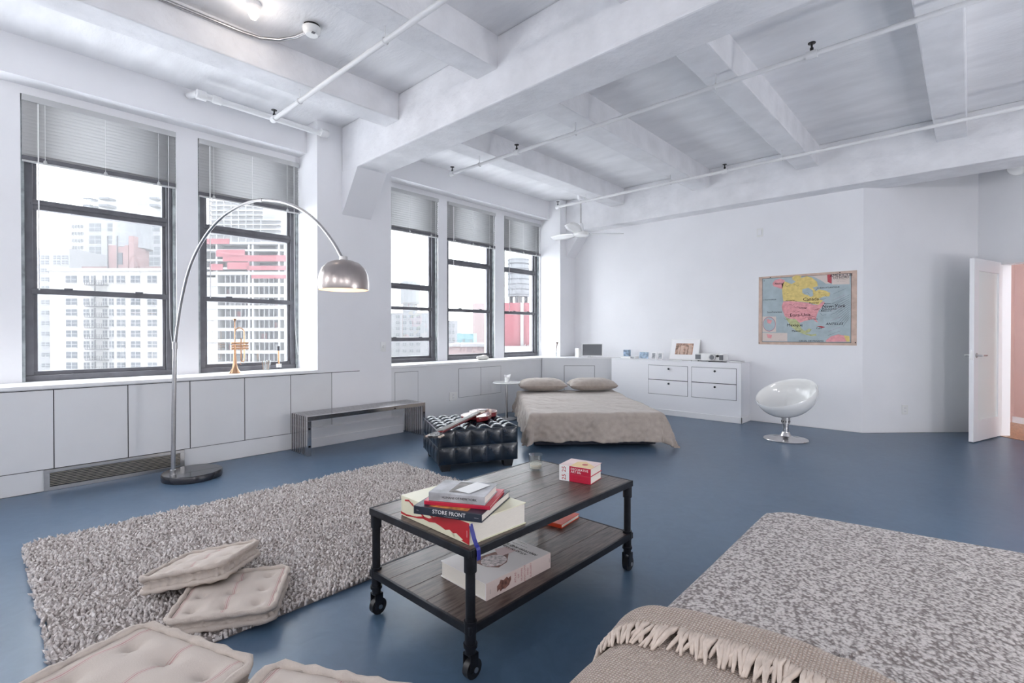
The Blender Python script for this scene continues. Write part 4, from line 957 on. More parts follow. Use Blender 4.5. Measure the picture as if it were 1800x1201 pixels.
def cushion(label, loc, rz, size, h, tilt=(0, 0), group='tufted mattress cushions', nt=3):
    t = thing('floor_cushion', label, 'cushion', loc, rz, group)
    t.rotation_euler = (tilt[0], tilt[1], rz)
    s = size / 2; n = 30
    tufts = [((i + .5) / nt * 2 - 1, (j + .5) / nt * 2 - 1) for i in range(nt) for j in range(nt)]
    def top(u, v, sg):
        x, y = u * 2 - 1, v * 2 - 1
        d = min(math.hypot(x - a, y - b_) for a, b_ in tufts) * s
        dip = .020 * math.exp(-(d / .016) ** 2) + .016 * math.exp(-(d / .05) ** 2)
        ed = min(1 - abs(x), 1 - abs(y)); z = h / 2 - dip - .010 * math.exp(-(ed / .10) ** 2)
        return Vector((x * (s - .012), y * (s - .012), h / 2 + sg * z))
    b1 = MB().grid(n, n, lambda u, v: top(u, v, 1)); b1.build('top_panel', 'ticking', t, smooth=True, world=False, angle=180)
    MB().grid(n, n, lambda u, v: top(u, v, -1)).build('bottom_panel', 'ticking', t, smooth=True, world=False, angle=180)
    # side wall bulging between its stitches
    per = 4 * 16
    def side(u, v):
        k = u * 4; i = int(k) % 4; f = k - int(k)
        c = [(-1, -1), (1, -1), (1, 1), (-1, 1)]
        a, b_ = c[i], c[(i + 1) % 4]
        x = a[0] + (b_[0] - a[0]) * f; y = a[1] + (b_[1] - a[1]) * f
        rr = math.hypot(x, y); lim = 1.0 if rr < 1.33 else 1.33 / rr
        bul = .013 * abs(math.sin(f * math.pi * 9)) ** .7 * abs(math.sin(v * math.pi * 2)) ** .7
        k2 = (s + bul - .010) * lim
        return Vector((x * k2, y * k2, .008 + (h - .016) * v))
    MB().grid(per * 3, 8, side).build('side_wall', 'ticking_plain', t, smooth=True, world=False, angle=180)
    for z in (.012, h - .012):
        pts = []
        for i in range(4):
            c = [(-1, -1), (1, -1), (1, 1), (-1, 1)]; a, b_ = c[i], c[(i + 1) % 4]
            for f in [k / 14 for k in range(14)]:
                x = a[0] + (b_[0] - a[0]) * f; y = a[1] + (b_[1] - a[1]) * f; rr = math.hypot(x, y); lim = 1 if rr < 1.34 else 1.34 / rr
                pts.append(Vector((x * s * lim, y * s * lim, z)))
        pts.append(pts[0])
        rad = [.0125 + .0035 * math.sin(k * 2.2) for k in range(len(pts))]
        MB().tube(pts, rad, 8, cap=False).build('rolled_edge', 'ticking_plain', t, smooth=True, world=False, angle=180)
    for (a, b_) in tufts:
        MB().lathe([(0, .004), (.005, .003), (.006, 0), (0, -.002)], (a * (s - .012), b_ * (s - .012), h - .030), 8).build('tuft', 'ticking_plain', t, world=False)
    return t
def ang(p, q): return math.atan2(q[1] - p[1], q[0] - p[0])
TILT_A = 12.0
cB = cushion('flat tufted cushion lying underneath on the shag rug', (-2.44, .80, .028), ang((-2.447, .547), (-2.242, .871)), .40, .070)
cA = cushion('tilted tufted cushion resting on another one on the rug', (-2.75, .775, .085), 0, .37, .082)
# one edge on the rug, the opposite side propped on the flat cushion
rzA = ang((-2.69, .49), (-2.58, .755)) - .40; thA = math.radians(TILT_A)
dA = Vector((.98, .19, 0)).normalized()
cA.rotation_euler = (Matrix.Rotation(-thA, 4, Vector((0, 0, 1)).cross(dA)) @ Matrix.Rotation(rzA, 4, 'Z')).to_euler()
cA.location.z = .0755
ca = math.atan2(.34, .94)
ex_, ey_ = Vector((.94, .34, 0)).normalized(), Vector((.34, -.94, 0)).normalized()
ctr = Vector((-1.775, .345, 0)) + (ex_ + ey_) * .225
for k, (ox, oy, rz) in enumerate(((-.012, .0, .03), (-.015, 0, -.04), (-.01, .006, .02), (0, 0, 0))):
    names = ['lowest', 'second', 'third', 'topmost']
    cushion('big red-striped tufted cushion, %s of the stack beside the rug' % names[k], (ctr.x + ox, ctr.y + oy, .003 + .103 * k), ca + rz, .45, .10)
c2 = Vector((-1.33, .525, 0)) + (Vector((.88, .47, 0)) + Vector((.47, -.88, 0))) * .205
for k, rz in enumerate((.05, -.03, .0)):
    cushion('pale tufted cushion, %s of the lower stack by the coffee table' % ['lowest', 'middle', 'topmost'][k], (c2.x + .014, c2.y + .004, .003 + .137 * k), math.atan2(.47, .88) + rz, .41, .134)

# ------------------------------------------------------------ tufted leather ottoman
OC = (Vector((-3.487, 2.831, 0)) + Vector((-3.145, 3.485, 0)) + (Vector((-4.155, 3.187, 0)) - Vector((-3.487, 2.831, 0)))) ; 
FLo, FRo, BLo = Vector((-3.487, 2.831, 0)), Vector((-3.145, 3.485, 0)), Vector((-4.155, 3.187, 0))
oc = (FRo + BLo) / 2
orz = math.atan2(FRo.y - FLo.y, FRo.x - FLo.x)
t = thing('tufted_ottoman', 'square navy leather ottoman tufted in squares on block feet', 'ottoman', (oc.x, oc.y, 0), orz)
lm = mat('leather', (.006, .013, .025), .27, spec=.5, coat=.15, var=.4, vscale=7, bump=.15, bscale=120)
OS = .375; z0o, z1o = .07, .375; NT = 6
def pil(u, n): return abs(math.sin(u * math.pi * n)) ** .55
def otop(u, v):
    x, y = (u * 2 - 1), (v * 2 - 1)
    return Vector((x * OS, y * OS, z1o - .004 + .034 * pil(u, NT) * pil(v, NT) * 1.0))
MB().grid(72, 72, otop).build('top_cushion', 'leather', t, smooth=True, world=False, angle=180)
for k in range(4):
    a = k * math.pi / 2; R4 = Matrix.Rotation(a, 4, 'Z')
    def oside(u, v, R4=R4):
        bul = .017 * pil(u, 5) * pil(v, 2)
        return R4 @ Vector(((u * 2 - 1) * OS, -OS - bul, z0o + (z1o - z0o) * v))
    MB().grid(60, 24, oside).build('side_panel', 'leather', t, smooth=True, world=False, angle=180)
mat('piping', (.02, .028, .04), .3)
sq = [(-OS, -OS), (OS, -OS), (OS, OS), (-OS, OS), (-OS, -OS)]
for z in (z1o, (z0o + z1o) / 2): MB().tube([Vector((x * 1.005, y * 1.005, z)) for x, y in sq], .005, 8).build('piping', 'piping', t, world=False)
for x, y in sq[:4]: MB().tube([(x, y, z0o), (x, y, z1o)], .005, 8).build('piping', 'piping', t, world=False)
MB().box((-OS + .005, -OS + .005, z0o - .004), (OS - .005, OS - .005, z0o + .01)).build('underside', 'black', t, world=False)
for x, y in ((-.3, -.3), (.3, -.3), (.3, .3), (-.3, .3)):
    MB().add([(x + a * .05, y + b_ * .05, z0o) for a, b_ in ((-1, -1), (1, -1), (1, 1), (-1, 1))] + [(x + a * .038, y + b_ * .038, 0) for a, b_ in ((-1, -1), (1, -1), (1, 1), (-1, 1))], [(0, 1, 2, 3), (7, 6, 5, 4), (0, 4, 5, 1), (1, 5, 6, 2), (2, 6, 7, 3), (3, 7, 4, 0)]).build('foot', 'black', t, world=False)
for i in range(1, NT):
    for j in range(1, NT):
        MB().lathe([(0, .006), (.008, .004), (.010, 0)], ((i / NT * 2 - 1) * OS, (j / NT * 2 - 1) * OS, z1o - .003), 8).build('button', 'leather', t, world=False)

# ------------------------------------------------------------ electric guitar lying on it
zt = z1o + .034
hd = onz(770, 765, zt + .02); bd = onz(843, 729, zt + .02)
gd = Vector((bd.x - hd.x, bd.y - hd.y, 0)); gL = gd.length; gd.normalize()
gn = Vector((-gd.y, gd.x, 0))
t = thing('electric_guitar', 'cherry red electric guitar with white trim lying on the ottoman', 'guitar', (bd.x, bd.y, zt))
tiltg = Matrix.Rotation(math.radians(-3), 4, gn)
MG = Matrix.Translation((bd.x, bd.y, zt - .0055)) @ frame4((0, 0, 0), gd, gn)
mat('guitar_red', (.20, .014, .02), .2, coat=.6); mat('guitar_cream', (.60, .50, .43), .4); mat('fretboard', (.13, .10, .09), .5); mat('headstock', (.03, .03, .035), .3)
out = []
for k in range(48):
    a = k / 48 * 2 * math.pi; r = .185 + .042 * math.cos(2 * a) ; x = math.cos(a) * r * 1.12 + .03; y = math.sin(a) * r * 1.0
    if math.cos(a) < -.3: y *= 1.0; x -= .02 * abs(math.sin(2 * a)) 
    waist = 1 - .20 * math.exp(-((x - .02) / .05) ** 2)
    out.append((x, y * waist))
# two cutaway horns towards the neck
out = [(x - (.05 if (x < -.10 and abs(y) > .05) else 0) + (.05 if (x < -.08 and abs(y) < .05) else 0), y) for x, y in out]
MB().prism(out, 0, .042, MG).build('body', 'guitar_red', t, bevel=.006)
MB().prism([(x * .999 + .0, y * .999) for x, y in out], .0425, .0445, MG @ Matrix.Diagonal((1.004, 1.004, 1, 1))).build('binding', 'guitar_cream', t)
MB().prism([(x * .955 + .001, y * .955) for x, y in out], .0446, .0455, MG).build('top_face', mat('guitar_top', (.30, .05, .05), .15, coat=.6, var=.4, vscale=6), t)
MB().prism([(-.02, .02), (.06, .03), (.12, .075), (.05, .105), (-.05, .085)], .0456, .048, MG).build('pickguard', 'guitar_cream', t)
for x in (-.03, .045): MB().box((x - .018, -.04, .0456), (x + .018, .04, .056), MG).build('pickup', 'guitar_cream', t, bevel=.002)
MB().box((.085, -.045, .0456), (.10, .045, .06), MG).build('bridge', 'chrome', t)
MB().box((.125, -.04, .0456), (.135, .04, .058), MG).build('tailpiece', 'chrome', t)
for x, y in ((.10, -.085), (.14, -.07), (.06, -.10), (.155, -.035)): MB().cyl((0, 0, 0), .012, .0456, .062, 12, MG @ Matrix.Translation((x, y, 0))).build('control_knob', 'guitar_cream', t)
NL = gL + .02
MB().box((-NL + .06, -.024, .030), (-.05, .024, .052), MG).build('neck', 'guitar_red', t, bevel=.006)
MB().box((-NL + .06, -.026, .052), (-.03, .026, .058), MG).build('fretboard', 'fretboard', t)
for k in range(18):
    x = -NL + .06 + (NL - .1) * (1 - 2 ** (-k / 10)) * 1.3
    if x < -.05: MB().box((x - .001, -.026, .058), (x + .001, .026, .0592), MG).build('fret', 'chrome', t)
MB().prism([(-NL + .065, -.024), (-NL + .03, -.036), (-NL - .09, -.042), (-NL - .115, -.02), (-NL - .10, 0), (-NL - .115, .02), (-NL - .09, .042), (-NL + .03, .036), (-NL + .065, .024)], .026, .042, MG).build('headstock', 'headstock', t, bevel=.002)
for k in range(3):
    for s in (-1, 1):
        x = -NL - .01 - .032 * k
        MB().cyl((0, 0, 0), .006, .040, .056, 8, MG @ Matrix.Translation((x, s * .022, 0))).build('tuner_post', 'chrome', t)
        MB().box((x - .007, s * .042, .024), (x + .007, s * .066, .038), MG).build('tuner_button', 'guitar_cream', t, bevel=.003)
for k in range(6): MB().tube([MG @ Vector((-NL - .02, -.012 + .0048 * k, .060)), MG @ Vector((.09, -.025 + .010 * k, .062))], .0006, 4).build('string', mat('string_steel', (.25, .25, .26), .45, metal=1), t)

# ------------------------------------------------------------ bed
BA = Vector((-3.02, 4.66, 0)); brz = math.atan2(.714, .70)
t = thing('bed', 'low bed with crumpled taupe linen duvet set across the corner', 'bed', (BA.x, BA.y, 0), brz)   # local x across, y to the head
lin = mat('linen', (.40, .345, .305), .9, var=.08, vscale=20, bump=.25, bscale=160, sheen=.3)
mat('navy_cloth', (.02, .024, .04), .8, var=.3, vscale=12)
BW, BLn, BH = .70, 2.25, .385
MB().box((-BW + .02, .04, .02), (BW - .02, BLn, .16)).build('base', 'navy_cloth', t, world=False, bevel=.01)
MB().box((-BW, .02, .16), (BW, BLn, BH - .02)).build('mattress', 'mat_board', t, world=False, bevel=.03)
from mathutils import noise as mnoise
def fold(x, y, s, seed): return mnoise.noise(Vector((x * s, y * s, seed)))
HW, HF = .335, .34
def duvet(u, v):
    p = -BW - HW + (2 * BW + 2 * HW) * u; q_ = -HF + (BLn - .12 + HF) * v
    ex = max(0, abs(p) - BW); ey = max(0, -q_); sg = 1 if p > 0 else -1
    px = max(-BW, min(BW, p)); py = max(0, q_)
    # rounded roll over the edge, then hang with folds
    def roll(e, r=.05):
        if e < r * 1.571: a = e / r; return r * math.sin(a), r * (1 - math.cos(a))
        return r + (e - r * 1.571) * .10, r + (e - r * 1.571) * .995
    e = math.hypot(ex, ey) if (ex > 0 and ey > 0) else max(ex, ey)
    o_, d = roll(min(e, .40))
    dirx = (ex / e * sg) if e > 1e-6 else 0; diry = (-ey / e) if e > 1e-6 else 0
    hang = min(1, max(0, e - .05) / .2)
    f1 = .085 * hang * (fold((p + .35 * ey) if ey > ex else q_, (ey - ex) * .25, 6.0, 2.0)) + .018 * hang * fold(p + q_, p - q_, 14, 5)
    corner = min(ex, ey) * (1.0 if sg > 0 else .35)
    x = px + dirx * (o_ + f1 + corner * .55); y = py + diry * (o_ + f1 + corner * .25)
    z = BH + .016 * fold(p, q_, 2.2, 1.0) + .010 * fold(p, q_, 6, 4.0) + .004 * fold(p + .6 * q_, q_ * .3, 22, 7) - d
    zmin = .055 if sg < 0 or ex < .05 else .012
    if z < zmin: z = zmin + .006 * abs(fold(p, q_, 20, 9))
    return Vector((x, y, z))
du = MB().grid(150, 170, duvet).build('duvet', 'linen', t, smooth=True, world=False, angle=180)
md = du.modifiers.new('th', 'SOLIDIFY'); md.thickness = .012; md.offset = -1
def pillow(label, cx, rz):
    P = wm(t) @ Vector((cx, 2.02, BH + .005))
    pr = thing('pillow', label, 'pillow', tuple(P), brz + rz, 'linen pillows on the bed')
    w, d, h = .355, .235, .092
    def pf(sg):
        def g(u, v):
            x, y = u * 2 - 1, v * 2 - 1
            k = max(0, (1 - abs(x) ** 3.2)) ** .5 * max(0, (1 - abs(y) ** 2.6)) ** .55
            pinch = 1 - .07 * (abs(x) ** 2 * (1 - abs(y)) + abs(y) ** 2 * (1 - abs(x)))
            wr = .010 * fold(x * w + cx, y * d, 12, 3 + sg) * (.4 + abs(x)) + .006 * math.sin(x * 46) * max(0, abs(x) - .82) * 5 * k
            return Vector((x * w * pinch, y * d * pinch, h * 1.02 + (h * (1.1 if sg > 0 else .95) * k + wr * (k > 0)) * sg))
        return g
    MB().grid(50, 36, pf(1)).build('pillow_top', 'linen', pr, smooth=True, world=False, angle=180)
    MB().grid(50, 36, pf(-1)).build('pillow_underside', 'linen', pr, smooth=True, world=False, angle=180)
    sq_ = []
    return pr
pillow('flatter linen pillow at the window side of the bed', -.375, .02)
pillow('plumper linen pillow at the dresser side of the bed', .375, -.02)
# ------------------------------------------------------------ coffee table on casters
TX0, TX1, TY0, TY1 = -1.965, -1.305, 1.20, 2.365
TZ, LZ = .475, .20
t = thing('coffee_table', 'industrial two-tier coffee table of dark planks on casters', 'coffee table', ((TX0 + TX1) / 2, (TY0 + TY1) / 2, 0))
woodmat('dark_wood', (.035, .022, .018), (.17, .125, .108), .33, (14, 1.2, 14))
mat('iron', (.018, .02, .026), .45, metal=.5, var=.3, vscale=25)
for z in (TZ, LZ):
    n = 5
    for k in range(n):
        a = TX0 + .012 + (TX1 - TX0 - .024) * k / n; b_ = TX0 + .012 + (TX1 - TX0 - .024) * (k + 1) / n
        B((a + .0006, TY0 + .012, z - .022), (b_ - .0006, TY1 - .012, z)).build('plank', 'dark_wood', t, bevel=.0015)
    for a, b_ in (((TX0, TY0), (TX1, TY0 + .012)), ((TX0, TY1 - .012), (TX1, TY1)), ((TX0, TY0 + .012), (TX0 + .012, TY1 - .012)), ((TX1 - .012, TY0 + .012), (TX1, TY1 - .012))):
        B((a[0], a[1], z - .03), (b_[0], b_[1], z + .001)).build('edge_iron', 'iron', t, bevel=.002)
for x in (TX0 + .022, TX1 - .022):
    for y in (TY0 + .022, TY1 - .022):
        lg = MB().tube([(x, y, .10), (x, y, TZ - .03)], .018, 16).build('leg', 'iron', t, smooth=True)
        for z0, z1, r in ((TZ - .085, TZ - .03, .0235), (LZ - .03, LZ + .012, .024), (.13, LZ - .03, .021), (.118, .13, .026), (.095, .118, .02)):
            MB().tube([(x, y, z0), (x, y, z1)], r, 16).build('collar', 'iron', lg, smooth=True)
        cs = MB().box((x - .022, y - .018, .030), (x - .016, y + .022, .098)).box((x + .016, y - .018, .030), (x + .022, y + .022, .098)).box((x - .022, y - .018, .09), (x + .022, y + .022, .098)).build('caster_fork', 'iron', t, bevel=.003)
        MB().cyl((0, 0, 0), .036, -.013, .013, 24, frame4((x, y + .008, .037), (0, 1, 0), (0, 0, 1))).build('wheel', 'black', cs, smooth=True)
        MB().cyl((0, 0, 0), .010, -.024, .024, 12, frame4((x, y + .008, .037), (0, 1, 0), (0, 0, 1))).build('axle', 'steel', cs)

# ------------------------------------------------------------ books
mat('paper', (.72, .68, .62), .85, var=.06, vscale=60, stretch=(1, 1, 30)); mat('ink_white', (.85, .85, .85), .6); mat('ink_black', (.03, .03, .03), .6)
def book(name, label, o, rz, L_, D_, H_, cover, back=None, group=None, r=.003, cat='book', hard=.003):
    """spine runs along local x at y=0, text block behind it"""
    t = thing(name, label, cat, o, rz, group)
    b1 = MB().box((0, 0, 0), (L_, D_, hard)).build('back_cover', back or cover, t, world=False)
    MB().box((0, 0, H_ - hard), (L_, D_, H_)).build('front_cover', cover, t, world=False)
    MB().box((0, -.003, 0), (L_, .002, H_)).build('spine', cover, t, world=False, bevel=.002)
    MB().box((.004, .003, hard), (L_ - .004, D_ - .005, H_ - hard)).build('page_block', 'paper', t, world=False)
    return t
def btext(t, s_, size, m, x, z, H=None, on='spine', rot=0, **k):
    if on == 'spine': Mx = wm(t) @ frame4((x, -.0035, z), (1, 0, 0), (0, 0, 1))
    else: Mx = wm(t) @ frame4((x, z, H + .0002), (math.cos(rot), math.sin(rot), 0), (-math.sin(rot), math.cos(rot), 0))
    return text(s_, size, m, t, Mx, 'lettering', .0003, **k)
mat('cream_cover', (.76, .73, .55), .4); mat('red_print', (.50, .02, .03), .3); mat('navy_cover', (.02, .028, .045), .4); mat('red_cover', (.52, .015, .05), .35); mat('grey_cover', (.40, .40, .42), .5, var=.35, vscale=15)
mat('ribbon', (.01, .015, .22), .5)
# large art book, spine towards the camera side
z = TZ + .001
bk = book('art_book', 'thick cream art book with red branching vessels and blue ribbon', (-1.785, 1.247, z), -.03, .445, .30, .085, 'cream_cover')
def vein(pts, w):
    # flat painted shape on the spine: quads along a polyline
    vs, fs = [], []
    for i, (x, zz, ww) in enumerate(pts): vs += [(x, -.0042, zz - ww), (x, -.0042, zz + ww)]
    for i in range(len(pts) - 1): fs.append((2*i, 2*i+2, 2*i+3, 2*i+1))
    MB().add(vs, fs).build('cover_print', 'red_print', bk, world=False)
vein([(.445, .042, .040), (.40, .044, .037), (.36, .05, .033), (.32, .046, .030), (.28, .045, .020), (.24, .042, .012), (.20, .03, .007), (.16, .03, .005), (.12, .02, .004)], 0)
vein([(.30, .05, .012), (.27, .068, .007), (.24, .07, .005), (.21, .078, .003)], 0); vein([(.24, .04, .006), (.20, .055, .004), (.17, .07, .003), (.15, .08, .002)], 0)
vein([(.17, .03, .005), (.14, .045, .004), (.11, .05, .003), (.08, .07, .003)], 0); vein([(.12, .02, .003), (.08, .015, .003), (.04, .01, .004), (.0, .012, .005)], 0); vein([(.09, .06, .003), (.06, .075, .004), (.03, .07, .003)], 0)
for x0_, zc in ((.33, .018), (.37, .016)):
    MB().add([(x0_ - .03, -.0046, zc), (x0_, -.0046, zc + .010), (x0_ + .04, -.0046, zc - .004), (x0_ + .02, -.0046, zc - .012), (x0_ - .01, -.0046, zc - .008)], [(0, 1, 2, 3, 4)]).build('cover_print', 'cream_cover', bk, world=False)
text('-------', .011, 'ink_white', bk, wm(bk) @ frame4((.432, -.0052, .04), (0, 0, 1), (-1, 0, 0)), 'lettering', .0003)
# ribbon: out of the head of the spine, over the iron edge of the table, hanging outside it
rp = [(-1.343, .553), (-1.333, .530), (-1.322, .502), (-1.311, .484), (-1.3035, .4785), (-1.3000, .470), (-1.2990, .455), (-1.2985, .434)]
MB().add([(x, y, zz) for x, zz in rp for y in (1.228, 1.247)], [(2*i, 2*i+1, 2*i+3, 2*i+2) for i in range(len(rp) - 1)]).build('ribbon', 'ribbon', bk)
z += .086
sf = book('photo_book', 'navy photo book titled Store Front on the cream art book', (-1.564, 1.148, z), .396, .283, .295, .031, 'navy_cover')
btext(sf, 'STORE FRONT', .021, 'ink_white', .15, .018)
btext(sf, '--- ------------ ---- -- --- ----', .0058, 'ink_white', .16, .006)
btext(sf, '----- ---', .006, 'ink_white', .262, .016); btext(sf, '-----', .006, 'ink_white', .018, .016)
MB().box((.06, .01, .0311), (.22, .06, .0316)).build('cover_photo', mat('cover_orange', (.50, .22, .06), .5, var=.6, vscale=40), sf, world=False)
z += .0316
rb_ = book('thin_book', 'thin bright red book under the grey one', (-1.544, 1.181, z), .497, .264, .206, .015, 'red_cover', hard=.004)
z += .0152
gb = book('city_book', 'grey photo-covered book with papers on top of the pile', (-1.530, 1.193, z), .483, .226, .165, .033, 'grey_cover')
btext(gb, 'HUMANS OF NEW YORK', .0125, 'ink_black', .125, .017)
B_ = MB().box((.075, .02, .0335), (.15, .15, .0345)).build('postcard', mat('card_dark', (.16, .14, .13), .5, var=.6, vscale=30), gb, world=False)
cdp = MB().box((-.035, -.065, 0), (.035, .065, .0008), wm(gb) @ frame4((.15, .085, .0352), (.93, -.36, 0), (.36, .93, 0))).build('note_card', 'ink_white'); tag(cdp, 'blank white note card on the grey book', 'card')
# two small red books
z = TZ + .001
for k, (nm, lab, cov) in enumerate((('pocket_book', 'red and white pocket art book lying under its twin', 'red_cover'), ('pocket_book', 'pocket book titled Decorative Art 60s on top of its twin', 'red_cover'))):
    pb_ = book(nm, lab, (-1.600, 2.115, z), .18, .178, .145, .040, 'red_cover' if not k else 'red_cover', group='pocket art books on the table', hard=.0012)
    MB().box((-.0006, -.0038, .0), (.058, -.003, .040)).build('spine_label', 'ink_white', pb_, world=False)
    text('25', .032, 'red_print', pb_, wm(pb_) @ frame4((.028, -.0045, .02), (0, 0, 1), (-1, 0, 0)), 'lettering', .0003)
    if k:
        btext(pb_, 'DECORATIVE', .0165, 'ink_white', .066, .026, align='LEFT'); btext(pb_, 'ART 60s', .0165, 'ink_white', .066, .012, align='LEFT')
        MB().box((-.0006, -.003, .0401), (.178, .145, .0406)).build('cover_art', mat('cover_pink', (.80, .62, .60), .4, var=.1, vscale=9), pb_, world=False)
        MB().add([(.06, .0, .0408), (.178, .0, .0408), (.178, .05, .0408), (.10, .12, .0408), (.06, .10, .0408)], [(0, 1, 2, 3, 4)]).build('cover_art', mat('cover_yellow', (.80, .58, .28), .4), pb_, world=False)
        MB().cyl((0, 0, 0), .016, .0408, .0411, 16, Matrix.Translation((.12, .06, 0))).build('cover_art', 'red_print', pb_, world=False)
    else: btext(pb_, '---- ------', .016, 'red_print', .115, .02)
    z += .0406
tumbler('candle_glass', 'glass tumbler with a burnt-down white candle on the table', (-1.815, 2.175, TZ + .001), .036, .040, .088, .034)
# atlas on the lower shelf, spine to the right
at = book('anatomy_atlas', 'huge pink-white anatomy atlas on the lower shelf', (-1.395, 1.365, LZ + .001), math.pi / 2 - .03, .392, .285, .068, 'atlas_white' if mat('atlas_white', (.74, .70, .70), .4) else None)
MB().box((.0, -.0040, .0), (.392, -.0031, .068)).build('spine_print', mat('atlas_pink', (.74, .62, .58), .45), at, world=False)
for k, s_ in enumerate(('ATLAS', 'OF', 'HUMAN', 'ANATOMY', 'AND', 'SURGERY')):
    text(s_, .0145, mat('ink_rose', (.52, .26, .26), .6).name, at, wm(at) @ frame4((.165 + .019 * k, -.0045, .036), (0, 0, 1), (-1, 0, 0)), 'lettering', .0003)
text('--------', .007, 'ink_black', at, wm(at) @ frame4((.02, -.0045, .03), (0, 0, 1), (-1, 0, 0)), 'lettering', .0003)
text('-------', .008, 'ink_black', at, wm(at) @ frame4((.382, -.0045, .036), (0, 0, 1), (-1, 0, 0)), 'lettering', .0003)
mat('torso_print', (.22, .10, .08), .5, var=.6, vscale=60)
MB().add([(.06 + x * .9, -.0046, .034 + z_) for x, z_ in ((0, -.02), (.012, -.012), (.02, -.024), (.034, -.018), (.05, -.022), (.075, -.014), (.088, .004), (.086, .02), (.07, .014), (.06, .024), (.04, .016), (.02, .024), (.012, .01), (-.002, .004))], [tuple(range(14))]).build('spine_figure', 'torso_print', at, world=False)
ell = [(.16 + .062 * math.cos(k * .314), .12 + .05 * math.sin(k * .314)) for k in range(20)]
MB().prism([(.10, .10), (.13, .06), (.19, .07), (.25, .12), (.27, .15), (.22, .18), (.15, .19), (.09, .16)], .0681, .0684, None).build('cover_figure', 'torso_print', at, world=False)
MB().prism(ell, .0685, .0688).build('cover_figure', mat('brain_print', (.60, .52, .52), .5, var=.5, vscale=70), at, world=False)
MB().prism([(.20, .13), (.30, .12), (.30, .18), (.24, .20)], .0685, .0687).build('cover_figure', mat('blush_print', (.68, .50, .50), .5), at, world=False)
for k, (s_, sz) in enumerate((('ATLAS OF HUMAN', .022), ('ANATOMY AND SURGERY', .022), ('--- -------- -------- ------', .011), ('-- ---------', .011))):
    text(s_, sz, 'ink_black', at, wm(at) @ frame4((.30 + .026 * k, .15, .069), (0, 1, 0), (-1, 0, 0)), 'lettering', .0002)
text('---- ---- --------', .010, 'ink_black', at, wm(at) @ frame4((.05, .15, .069), (0, 1, 0), (-1, 0, 0)), 'lettering', .0002)
ob = book('orange_book', 'flat orange-red book at the back of the lower shelf', (-1.86, 2.12, LZ + .001), .12, .25, .2, .022, mat('orange_cover', (.62, .06, .02), .35).name)

# ------------------------------------------------------------ daybed with throw
t = thing('daybed', 'wide low daybed in speckled grey boucle beside the coffee table', 'daybed', (-.25, 1.4, 0))
bm_ = mat('boucle', (.42, .38, .37), .95, sheen=.2)
N, Lk = nod(bm_); b = N['Principled BSDF']
tc = N.new('ShaderNodeTexCoord')
vo = N.new('ShaderNodeTexVoronoi'); vo.inputs['Scale'].default_value = 105; vo.inputs['Randomness'].default_value = 1.0
nz = N.new('ShaderNodeTexNoise'); nz.inputs['Scale'].default_value = 60; nz.inputs['Detail'].default_value = 3
for q_ in (vo, nz): Lk.new(tc.outputs['Object'], q_.inputs['Vector'])
sb = N.new('ShaderNodeMath'); sb.operation = 'SUBTRACT'; Lk.new(nz.outputs['Fac'], sb.inputs[0])
hm = N.new('ShaderNodeMath'); hm.operation = 'MULTIPLY'; hm.inputs[1].default_value = .55; Lk.new(vo.outputs['Distance'], hm.inputs[0]); Lk.new(hm.outputs[0], sb.inputs[1])
cr_ = N.new('ShaderNodeValToRGB'); cr_.color_ramp.elements[0].position = .06; cr_.color_ramp.elements[1].position = .36
cr_.color_ramp.elements[0].color = (.17, .14, .135, 1); cr_.color_ramp.elements[1].color = (.60, .555, .54, 1)
Lk.new(sb.outputs[0], cr_.inputs['Fac']); Lk.new(cr_.outputs['Color'], b.inputs['Base Color'])
bp = N.new('ShaderNodeBump'); bp.inputs['Strength'].default_value = .9; bp.inputs['Distance'].default_value = .012
Lk.new(sb.outputs[0], bp.inputs['Height']); Lk.new(bp.outputs['Normal'], b.inputs['Normal'])
DZ = .42
dpoly = [(-.715, 2.615), (.25, 2.765), (.25, .25), (-.70, .25)]
rim = [Vector((x, y, 0)) for x, y in dpoly]
cxd, cyd = -.23, 1.46
def dshape(u, v):
    # u round the outline, v from floor edge over the shoulder to the centre
    k = u * 4; i = int(k) % 4; f = k - int(k); a, b_ = rim[i], rim[(i + 1) % 4]
    p = a.lerp(b_, f); c = Vector((cxd, cyd, 0)); d = p - c
    # round the plan corners
    cf = min(f, 1 - f) * (b_ - a).length
    rc = .10
    if cf < rc: d *= 1 - .045 * ((1 - cf / rc) ** 2)
    if v < .45: return c + d * (.985 + .015 * math.sin(v / .45 * math.pi)) + Vector((0, 0, .07 + (DZ - .07 - .06) * v / .45))
    if v < .65:
        a_ = (v - .45) / .2 * math.pi / 2; L_ = d.length
        return c + d * (1 - .075 * (1 - math.cos(a_)) / L_) + Vector((0, 0, DZ - .06 + .06 * math.sin(a_)))
    q_ = (v - .65) / .35
    d2 = d * (1 - .075 / d.length)
    return c + d2 * (1 - q_) + Vector((0, 0, DZ + .022 * math.sin(q_ * math.pi / 2) + .006 * mnoise.noise(Vector((p.x * 3, p.y * 3, q_ * 4)))))
uph = MB().grid(160, 40, dshape)
from mathutils.bvhtree import BVHTree
UB = BVHTree.FromPolygons([v.copy() for v in uph.v], uph.f)
uph.build('upholstery', 'boucle', t, smooth=True, angle=180)
B((-.66, .30, .05), (.21, 2.58, .09)).build('frame', 'black', t)
for x, y in ((-.62, .36), (.16, .36), (.16, 2.5), (-.62, 2.5)): MB().lathe([(0, 0), (.02, 0), (.026, .06), (0, .06)], (x, y, 0), 14).build('foot', 'black', t)
